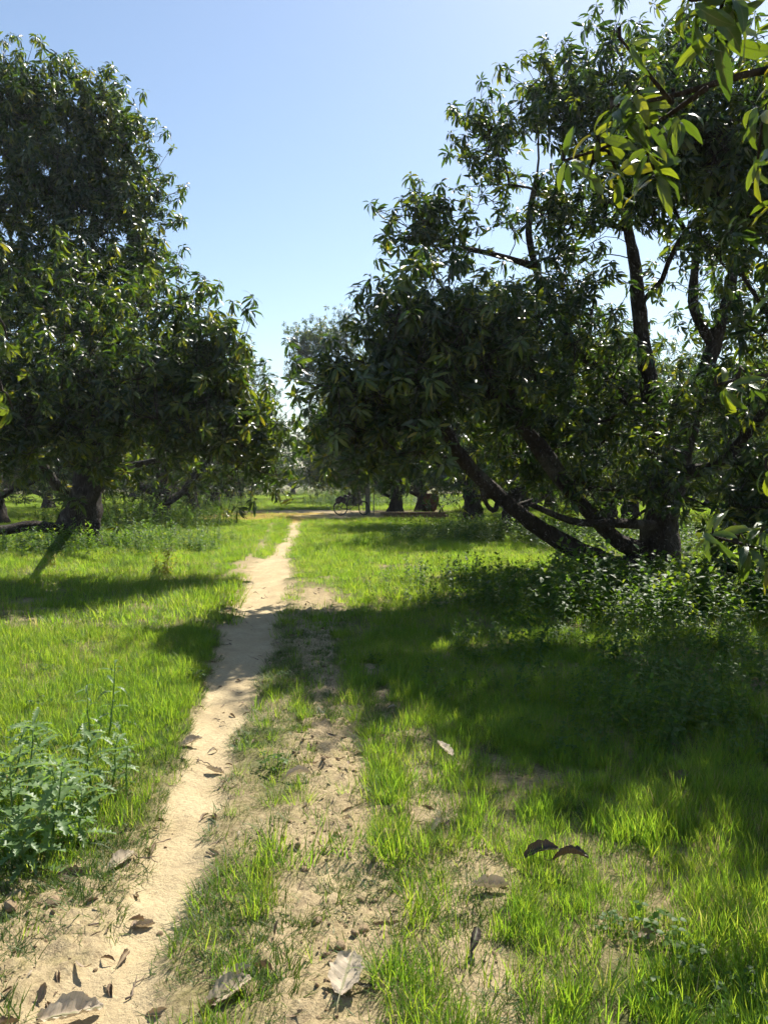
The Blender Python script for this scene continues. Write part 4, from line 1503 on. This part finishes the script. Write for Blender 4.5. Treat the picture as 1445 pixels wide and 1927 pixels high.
def herb(label, x, y, s, seed, mat, h=.4, n=10, L=.08, wd=.03, stems=5, name='leafy_weed'):
    r = np.random.default_rng(seed)
    root = empty(name, (x, y, float(ground_z(x, y))), label, 'plant', 'single weeds standing in the grass')
    for k in range(stems):
        o = bpy.data.objects.new('stem', weed(seed * 10 + k, h * r.uniform(.6, 1.1), n, L, wd, mat))
        C.objects.link(o)
        o.parent = root
        o.location = (r.normal(0, .05), r.normal(0, .05), 0)
        o.rotation_euler = (r.normal(0, .3), r.normal(0, .3), r.uniform(0, 6.28))
        o.scale = (s, s, s)


for lab, px, py, s, seed, mat, h, st in (
        ('yellow leaved weed standing alone in the left meadow', 308, 1085, 1.25, 71, 'yellow_leaf', .42, 9),
        ('small yellow flowering weed below the tall left tree', 97, 1068, .9, 72, 'yellow_leaf', .32, 6),
        ('grey green weed in the shade below the right tree, nearest the camera', 1235, 1420, .8, 73, 'weed', .36, 9),
        ('pale leafy weed at the right edge of the picture', 1440, 1440, .8, 74, 'weed', .34, 5),
        ('tall light weed in front of the big right trunk', 1180, 1150, 1.2, 75, 'weed', .5, 7),
        ('bushy weed leaning left in front of the weed thicket', 1060, 1180, 1.1, 76, 'weed', .5, 8),
        ('weed with pale shoots in front of the thicket centre', 1150, 1250, .9, 77, 'weed', .4, 7),
        ('thin weed beside the shaded wheel track', 860, 1210, .8, 78, 'weed', .32, 6)):
    g = gp(px, py)
    herb(lab, g[0], g[1], s, seed, mat, h, 7, .08, .032, st)


# ------------------------------------------------------------------ dead leaves, twigs, clods
def dead_leaf(seed, L, Wd, curl, crumple, mat, stalk=.25):
    """dry leaf: wavy blade with raised ribs, rolled margins and a stalk"""
    r = np.random.default_rng(seed)
    nu, nt_ = 11, 17
    t = np.linspace(0, 1, nt_)
    w = Wd / 2 * np.sin(math.pi * np.clip(t * .94 + .04, 0, 1)) ** .65
    w = w * (1 + .10 * np.sin(t * 23 + r.uniform(0, 6)) + r.normal(0, .05, nt_))
    v, a, f = [], [], []
    s1, s2 = r.uniform(0, 50), r.uniform(0, 50)
    arch = r.uniform(-.2, .25) * L
    for i in range(nt_):
        for j in range(nu):
            u = -1 + 2 * j / (nu - 1)
            roll = curl * abs(u) ** 1.6 * (1 if u > 0 else r.uniform(.8, 1.0))
            yy = w[i] * u * (1 - .30 * min(1, abs(curl)) * abs(u))
            zz = w[i] * roll + crumple * (fbm(np.array(u * 1.6 + s1), np.array(t[i] * 4 + s2), seed, 3) - .5) * 2
            zz += crumple * .45 * math.sin((t[i] - abs(u) * .16) * 38) * (.35 + .65 * abs(u))
            v.append((t[i] * L, yy, zz + 4 * arch * t[i] * (1 - t[i])))
            a.append((u, t[i], r.uniform(.35, .65)))
    for i in range(nt_ - 1):
        for j in range(nu - 1):
            b = i * nu + j
            f.append((b, b + nu, b + nu + 1, b + 1))
    v = np.array(v)
    v[:, 2] -= np.percentile(v[:, 2], 8)
    mb = MB()
    mb.add(v, f, a)
    c = nu // 2
    rib = [v[i * nu + c] + np.array([0, 0, .0015]) for i in range(0, nt_, 2)]
    e = np.array(rib[0])
    pts = [e + np.array([-stalk * L, r.normal(0, .03) * L, -e[2] + .004]), e + np.array([-stalk * L * .5, 0, -e[2] * .4])] + rib
    mb.tube(pts, np.linspace(.012, .003, len(pts)) * L * 1.1, 5, True, .9)
    return mb.mesh('dead_leaf_%d' % seed, M[mat])


BROAD = [dead_leaf(700, .20, .15, .35, .014, 'dead_pale', .4), dead_leaf(701, .26, .14, .7, .018, 'dead_pale', .5), dead_leaf(702, .22, .12, 1.0, .014, 'dead_pale'), dead_leaf(703, .24, .11, .9, .014, 'dead_dark'), dead_leaf(704, .2, .13, .5, .014, 'dead_brown')]
NARROW = [dead_leaf(710 + i, .15, .045, c, .004, m) for i, (c, m) in enumerate(((.6, 'dead_brown'), (1.1, 'dead_brown'), (.2, 'dead_brown'), (.9, 'dead_pale'), (.4, 'dead_dark'), (1.4, 'dead_brown')))]


def leaf_on_ground(mesh, label, px, py, rz, s, group, tilt=(0, 0), lift=.0, name='dead_leaf', at=None):
    g = gp(px, py) if at is None else at
    o = bpy.data.objects.new(name, mesh)
    z = float(ground_z(g[0], g[1]))
    o.location = (g[0], g[1], z + .004 + lift)
    o.rotation_euler = (tilt[0], tilt[1], rz)
    o.scale = (s, s, s)
    link(o)
    tag(o, label, 'leaf', group)
    return o


G1 = 'large dead leaves lying on the ground'
for me, lab, px, py, rz, s, tl, lf in (
        (BROAD[0], 'large pale broad dead leaf lying flat on bare soil, bottom centre', 640, 1890, 1.35, .78, (0, -.28), .0),
        (BROAD[1], 'crumpled pale dead leaf beside the grass tuft, bottom centre left', 388, 1905, .75, .62, (.2, -.15), 0),
        (BROAD[2], 'curled grey dead leaf leaning over the crumpled pale one', 415, 1860, .5, .45, (-.3, -.2), .01),
        (BROAD[1], 'long pale dead leaf at the bottom left corner of the path', 70, 1915, .35, .72, (.15, 0), 0),
        (BROAD[4], 'small rust brown leaf standing up at the bottom left corner', 75, 1880, 1.4, .28, (0, -.9), .0),
        (NARROW[1], 'curled brown dead leaf with raised rim at the bottom of the path', 275, 1893, -.1, .75, (.5, 0), .0),
        (BROAD[3], 'dark curled dead leaf in the sunlit grass on the right', 985, 1645, .1, .62, (.4, -.2), .05),
        (BROAD[3], 'second dark curled leaf touching the first in the sunlit grass', 1040, 1650, -.5, .62, (-.3, -.3), .05),
        (BROAD[2], 'flat pale dead leaf in front of the dark curled ones', 890, 1690, .05, .62, (.05, 0), .02),
        (BROAD[3], 'blackish folded dead leaf in the grass at the bottom right', 885, 1815, 1.2, .4, (.4, -.4), .02),
        (BROAD[2], 'pale dead leaf on the shaded wheel track', 670, 1412, .6, .62, (.1, -.1), .01),
        (BROAD[0], 'grey dead leaf propped up in the shaded grass right of the track', 850, 1440, 2.4, .62, (.2, -.5), .05),
        (BROAD[1], 'torn pale leaf heap at the left edge of the path', 205, 1640, 1.1, .55, (.2, -.1), .0),
        (BROAD[4], 'folded brown leaf in the grass of the trodden bank', 110, 1655, .2, .6, (.5, 0), .01),
        (BROAD[2], 'small pale leaf lying flat on the middle of the path', 250, 1728, .3, .36, (0, 0), 0),
        (BROAD[1], 'crumpled leaf on the left path edge beside the tall grass', 340, 1400, .6, .55, (.2, -.2), .0),
        (BROAD[2], 'dead leaf on the right path edge by the first tufts', 420, 1445, 2.8, .5, (.2, -.2), .0),
        (NARROW[3], 'long pale leaf on the soil between the tufts', 530, 1468, .3, 1.2, (.1, 0), .005),
        (NARROW[0], 'reddish curled leaf on bare soil beside the tall tuft strip', 700, 1742, .15, .7, (.3, 0), .0),
        (BROAD[4], 'brown dead leaf half sunk in the shaded grass on the right', 1260, 1490, .4, .62, (.3, -.3), .03),
        (BROAD[4], 'torn brown leaf in the grass at the lower right', 1200, 1790, .2, .42, (.2, -.1), .03),
        (NARROW[3], 'light curled leaf beside the sunlit grass clump', 810, 1580, 1.0, .8, (.2, 0), .01)):
    leaf_on_ground(me, lab, px, py, rz, s, G1, tl, lf)
ORD = ['nearest', 'second', 'third', 'fourth', 'fifth', 'sixth', 'seventh', 'eighth', 'ninth', 'tenth', 'eleventh', 'twelfth', 'thirteenth', 'fourteenth', 'fifteenth', 'sixteenth',
       'seventeenth', 'eighteenth', 'nineteenth', 'twentieth', 'twenty first', 'twenty second', 'twenty third', 'twenty fourth', 'twenty fifth', 'twenty sixth', 'twenty seventh',
       'twenty eighth', 'twenty ninth', 'thirtieth', 'thirty first', 'thirty second', 'thirty third', 'thirty fourth', 'thirty fifth', 'thirty sixth', 'thirty seventh', 'thirty eighth', 'thirty ninth', 'fortieth']


def rank(rows, phrase):
    for i, o in enumerate(sorted(rows, key=lambda o: o.location.y)):
        o['label'] = phrase % (ORD[i] if i == 0 else ORD[i] + ' nearest')


r = random.Random(5)
cnt = 0
strewn = {'left path edge': [], 'right path edge': [], 'middle of the path': [], 'crumbly wheel track': []}
while cnt < 84:
    y = 2.2 + 10 * r.random() ** 1.6
    a, b = (float(q) for q in PATH.span(y))
    side = r.random()
    if side < .35:
        x, where = a + r.gauss(0, .10), 'left path edge'
    elif side < .6:
        x, where = b + r.gauss(0, .12), 'right path edge'
    elif side < .7:
        x, where = r.uniform(a + .08, b - .08), 'middle of the path'
    else:
        ta, tb = (float(q) for q in TRACK.span(y))
        x, where = r.uniform(ta, tb + .2), 'crumbly wheel track'
    g_ = 'small dead leaves strewn along the path'
    ob = leaf_on_ground(NARROW[r.randrange(6)], 'small dry leaf', 0, 0, r.uniform(0, 6.28), r.uniform(.3, .62), g_, (r.gauss(0, .3), r.gauss(0, .15)), .002, at=(x, y))
    strewn[where].append(ob)
    cnt += 1
for where, rows in strewn.items():
    rank(rows, 'small dry leaf on the ' + where + ', %s to the camera')


def twig_obj(x, y, L, rz, seed):
    r = np.random.default_rng(seed)
    mb = MB()
    n = 6
    pts = np.stack([np.linspace(0, L, n), np.cumsum(r.normal(0, .008, n)), .004 + np.abs(r.normal(0, .004, n))], 1)
    mb.tube(pts, np.linspace(.0035, .0015, n), 5)
    mb.tube([pts[3], pts[3] + np.array([L * .22, L * .14, .006])], [.002, .001], 4)
    o = mb.build('dry_twig', M['twig'])
    o.location = (x, y, float(ground_z(x, y)) + .002)
    o.rotation_euler = (0, 0, rz)
    return tag(o, 'short dry twig', 'twig', 'dry twigs on the path')


tw_all = []
for i in range(22):
    y = 2.3 + 5.5 * r.random()
    a, b = (float(q) for q in PATH.span(y))
    tw_all.append(twig_obj(r.uniform(a - .05, b + .15), y, r.uniform(.06, .16), r.uniform(0, 6.28), 800 + i))

rank(tw_all, 'short dry twig lying on the bare path soil, %s twig to the camera')


def clod_mesh(seed):
    import bmesh
    r = np.random.default_rng(seed)
    bm = bmesh.new()
    bmesh.ops.create_icosphere(bm, subdivisions=2, radius=1)
    o1 = r.uniform(0, 40)
    for v in bm.verts:
        n = fbm(np.array(v.co.x * 1.2 + v.co.z * .7 + o1), np.array(v.co.y * 1.2 - v.co.z * .9 + o1), seed, 3)
        v.co *= .62 + .75 * float(n)
        v.co.z *= .72
    me = bpy.data.meshes.new('clod_%d' % seed)
    bm.to_mesh(me)
    bm.free()
    me.materials.append(M['clod'])
    return me


CLOD = [clod_mesh(900 + i) for i in range(5)]
for lab, px, py, s in (('angular dark clod standing on the bare soil, bottom centre', 597, 1735, .019), ('rounded clod at the top of the crumbly soil', 573, 1640, .017),
                       ('flat pale clod right of centre on the crumbly soil', 640, 1785, .02), ('dark clod at the foot of the tall tuft strip', 685, 1748, .02),
                       ('reddish clod at the left end of the curled leaf', 668, 1762, .016), ('small clod on the right path edge', 383, 1680, .010),
                       ('clod on the trodden bank at the left', 100, 1705, .024), ('pale clod at the left edge of the trodden bank', 20, 1720, .026),
                       ('dark stone like clod on the left path edge', 224, 1700, .013), ('small clod in the middle of the lower path', 180, 1808, .009)):
    g = gp(px, py)
    o = bpy.data.objects.new('soil_clod', CLOD[len(lab) % 5])
    o.location = (g[0], g[1], float(ground_z(g[0], g[1])) + s * .3)
    o.rotation_euler = (.2, .1, px)
    o.scale = (s, s, s)
    link(o)
    tag(o, lab, 'clod', 'soil clods beside the path')
NG_CLOD, n_clod = src_collection('crumbs', CLOD)
X, Y, r2 = place(60000, 1.6, 6.5, 910)
pm, tm, om, rm, bm, tf, b2 = masks(X, Y)
k = r2.uniform(0, 1, len(X)) < (1 - pm * .97) * np.maximum(np.maximum(tm, bm * .8), b2 * .4) * (.12 + sstep(.42, .6, fbm(X * 3, Y * 3, 911, 3))) * .8 + pm * .02
X, Y = X[k], Y[k]
o = put('soil_crumbs', NG_CLOD, n_clod, X, Y, r2, .002, .009, None, 1.0, None, .5 + r2.uniform(0, 1, len(X)) ** 4 * 1.6)
tag(o, 'loose soil crumbs on the bare wheel track', 'soil')
NG_LIT, n_lit = src_collection('litter', NARROW)
X, Y, r2 = place(26000, 2, 12, 920)
pm, tm, om, rm, bm, tf, b2 = masks(X, Y)
under = sstep(.8, 2.0, X - .05 * Y) * sstep(3, 3.6, Y)
k = r2.uniform(0, 1, len(X)) < np.clip(tm * .4 * sstep(.4, .6, fbm(X * 2, Y * 2, 921, 2)) + bm * .3 + under * .12 + pm * .03 + .45 * sstep(.25, .0, np.abs(path_m(X, Y) - .1)), 0, 1)
X, Y = X[k], Y[k]
o = put('leaf_litter', NG_LIT, n_lit, X, Y, r2, .10, .62, None, .35)
tag(o, 'fine dead leaf litter on bare soil and under the right tree', 'litter')


# ------------------------------------------------------------------ bicycle, posts, wall and tub by the cross track
def ring(R0, r0, n=28, m=6):
    v, f = [], []
    for i in range(n):
        a = 2 * math.pi * i / n
        for j in range(m):
            b = 2 * math.pi * j / m
            q = R0 + r0 * math.cos(b)
            v.append((q * math.cos(a), r0 * math.sin(b), q * math.sin(a)))
    for i in range(n):
        for j in range(m):
            f.append((i * m + j, i * m + (j + 1) % m, ((i + 1) % n) * m + (j + 1) % m, ((i + 1) % n) * m + j))
    return v, f


def bicycle():
    g = gp(641, 970)
    root = empty('bicycle', (g[0], g[1], 0), 'black roadster bicycle with a dark bundle on its carrier, parked by the grey post', 'bicycle')
    zr = .345

    def wheel(x, rz):
        w = MB()
        w.add(*ring(.325, .02))
        t = w.build('wheel', M['rubber'], root)
        t.location = (x, 0, zr)
        t.rotation_euler = (0, 0, rz)
        q = MB()
        q.add(*ring(.298, .011))
        q.build('rim', M['steel'], t)
        s = MB()
        for i in range(20):
            a = 2 * math.pi * i / 20
            s.tube([(math.cos(a + .5) * .025, .02 * (-1) ** i, math.sin(a + .5) * .025), (math.cos(a) * .298, 0, math.sin(a) * .298)], .0013, 3, False)
        s.tube([(0, -.05, 0), (0, .05, 0)], .022, 8)
        s.build('spokes', M['steel'], t)
    wheel(0, 0)
    wheel(1.12, .75)
    fr = MB()
    BB, ST, HT, HB = (.46, 0, .30), (.30, 0, .80), (.93, 0, .90), (.97, 0, .72)
    for a, b in ((BB, ST), (ST, HT), (BB, HB), (HT, HB), (ST, (0, .05, zr)), (ST, (0, -.05, zr)), (BB, (0, .05, zr)), (BB, (0, -.05, zr))):
        fr.tube([a, b], .016, 8)
    fr.build('frame', M['black_paint'], root)
    fk = MB()
    fk.tube([HB, (1.02, .05, .55), (1.12, .04, zr)], .011, 6)
    fk.tube([HB, (1.02, -.05, .55), (1.12, -.04, zr)], .011, 6)
    fk.build('fork', M['black_paint'], root)
    hb = MB()
    hb.tube([HT, (.90, 0, 1.05), (.93, 0, 1.10)], .012, 6)
    hb.tube([(.74, -.27, 1.10), (.86, -.27, 1.13), (.95, -.18, 1.13), (.95, .18, 1.13), (.86, .27, 1.13), (.74, .27, 1.10)], .012, 6)
    hb.build('handlebar', M['steel'], root)
    sd2 = MB()
    sd2.tube([ST, (.285, 0, .90)], .012, 6)
    sd2.tube([(.14, 0, .93), (.20, 0, .945), (.30, 0, .94), (.43, 0, .935)], [.05, .085, .06, .022], 10)
    sd2.build('saddle', M['black_paint'], root)
    cr = MB()
    for y in (-.06, .06):
        cr.tube([(-.24, y, .74), (.24, y, .74)], .007, 5)
        cr.tube([(0, y, zr), (-.08, y, .74)], .006, 5)
    cr.tube([(-.24, -.06, .74), (-.24, .06, .74)], .007, 5)
    cr.build('carrier', M['black_paint'], root)
    bn = MB()
    bn.tube([(-.14, 0, .58), (-.12, 0, .72), (.02, 0, .80), (.16, 0, .74), (.2, 0, .6)], [.10, .16, .17, .15, .08], 10)
    b = bn.build('bundle', M['cloth'], root)
    ck = MB()
    v, f = ring(.09, .006, 20, 5)
    ck.add(np.array(v) + np.array(BB) + (0, .05, 0), f)
    ck.tube([(.46, .07, .30), (.52, .07, .15)], .009, 5)
    ck.tube([(.46, -.07, .30), (.40, -.07, .45)], .009, 5)
    ck.box((.52, .12, .15), (.09, .10, .02))
    ck.box((.40, -.12, .45), (.09, .10, .02))
    ck.build('crank', M['steel'], root)
    mg = MB()
    for cx in (0, 1.12):
        p = [(cx + .36 * math.cos(a), 0, zr + .36 * math.sin(a)) for a in np.linspace(R(20), R(170), 12)]
        if cx:
            p = [(cx + .36 * math.cos(a) * .73, .36 * math.cos(a) * .68, zr + .36 * math.sin(a)) for a in np.linspace(R(40), R(165), 12)]
        mg.tube(p, .018, 5)
    mg.build('mudguards', M['black_paint'], root)
    st = MB()
    st.tube([(.06, .06, zr), (.02, .18, .0)], .009, 5)
    st.build('kickstand', M['steel'], root)
    root.rotation_euler = (R(-6), 0, .05)


bicycle()


def post():
    g = gp(692, 969)
    x, y = g[0], g[1]
    import bmesh
    bm = bmesh.new()
    bmesh.ops.create_cube(bm, size=1)
    for v in bm.verts:
        t = .86 if v.co.z > 0 else 1
        v.co.x *= .24 * t
        v.co.y *= .18 * t
        v.co.z = v.co.z * 2.7 + 1.25
    bmesh.ops.bevel(bm, geom=list(bm.edges), offset=.015, segments=2, affect='EDGES')
    me = bpy.data.meshes.new('concrete_post')
    bm.to_mesh(me)
    bm.free()
    me.materials.append(M['concrete'])
    o = link(bpy.data.objects.new('concrete_post', me))
    o.location = (x, y, 0)
    tag(o, 'grey square concrete post standing behind the bicycle handlebar', 'post')
    mb = MB()
    z = np.linspace(-.1, 2.4, 9)
    mb.tube(np.stack([.01 * np.sin(z * 2), 0 * z, z], 1), np.linspace(.028, .02, 9), 8)
    o = mb.build('wooden_pole', M['concrete'])
    g = gp(703, 970)
    o.location = (g[0], g[1], 0)
    tag(o, 'thin pale pole right of the grey concrete post', 'pole')


post()


def low_wall():
    a, b = gp(716, 978), gp(840, 978)
    root = empty('low_wall', (a[0], a[1], 0), 'low dark mud brick wall in the shade of the right row', 'wall')
    L = b[0] - a[0]
    me = MB()
    me.box((0, 0, 0), (.29, .26, .105))
    bme = me.mesh('brick', M['brick'], False)
    r = random.Random(3)
    n = int(L / .31)
    for row in range(3):
        for i in range(n):
            o = bpy.data.objects.new('brick', bme)
            C.objects.link(o)
            o.parent = root
            o.location = (.15 + i * .31 + (.15 if row % 2 else 0), r.gauss(0, .008), .05 + row * .115)
            o.rotation_euler = (0, 0, r.gauss(0, .02))


low_wall()


def tub():
    g = gp(812, 964)
    prof = [(.0, .02), (.20, .0), (.30, .12), (.37, .32), (.40, .55), (.38, .72), (.34, .80), (.37, .86), (.35, .87), (.31, .81), (.34, .68), (.35, .5), (.28, .15), (.0, .08)]
    n = 24
    v, f = [], []
    for q, z in prof:
        for i in range(n):
            v.append((q * math.cos(i * 2 * math.pi / n), q * math.sin(i * 2 * math.pi / n), z))
    for k in range(len(prof) - 1):
        for i in range(n):
            f.append((k * n + i, k * n + (i + 1) % n, (k + 1) * n + (i + 1) % n, (k + 1) * n + i))
    mb = MB()
    mb.add(v, f)
    o = mb.build('clay_tub', M['clay'])
    o.location = (g[0], g[1] + 1.0, 0)
    o.scale = (1.15, 1.15, 1.15)
    tag(o, 'big reddish brown clay tub behind the low leaves of the right row', 'tub')


tub()


# ------------------------------------------------------------------ the air: thin even haze round everything
hz = MB()
hz.box((0, 480, 6.6), (1960, 1180, 16.0))
h = hz.build('haze', None, None, False)
hm = bpy.data.materials.new('haze')
hm.use_nodes = True
nt = hm.node_tree
nt.nodes.clear()
out = nt.nodes.new('ShaderNodeOutputMaterial')
pv = nt.nodes.new('ShaderNodeVolumePrincipled')
pv.inputs['Color'].default_value = (.78, .87, 1, 1)
pv.inputs['Density'].default_value = .0005
pv.inputs['Anisotropy'].default_value = .3
nt.links.new(pv.outputs[0], out.inputs['Volume'])
h.data.materials.append(hm)
h['kind'] = 'stuff'
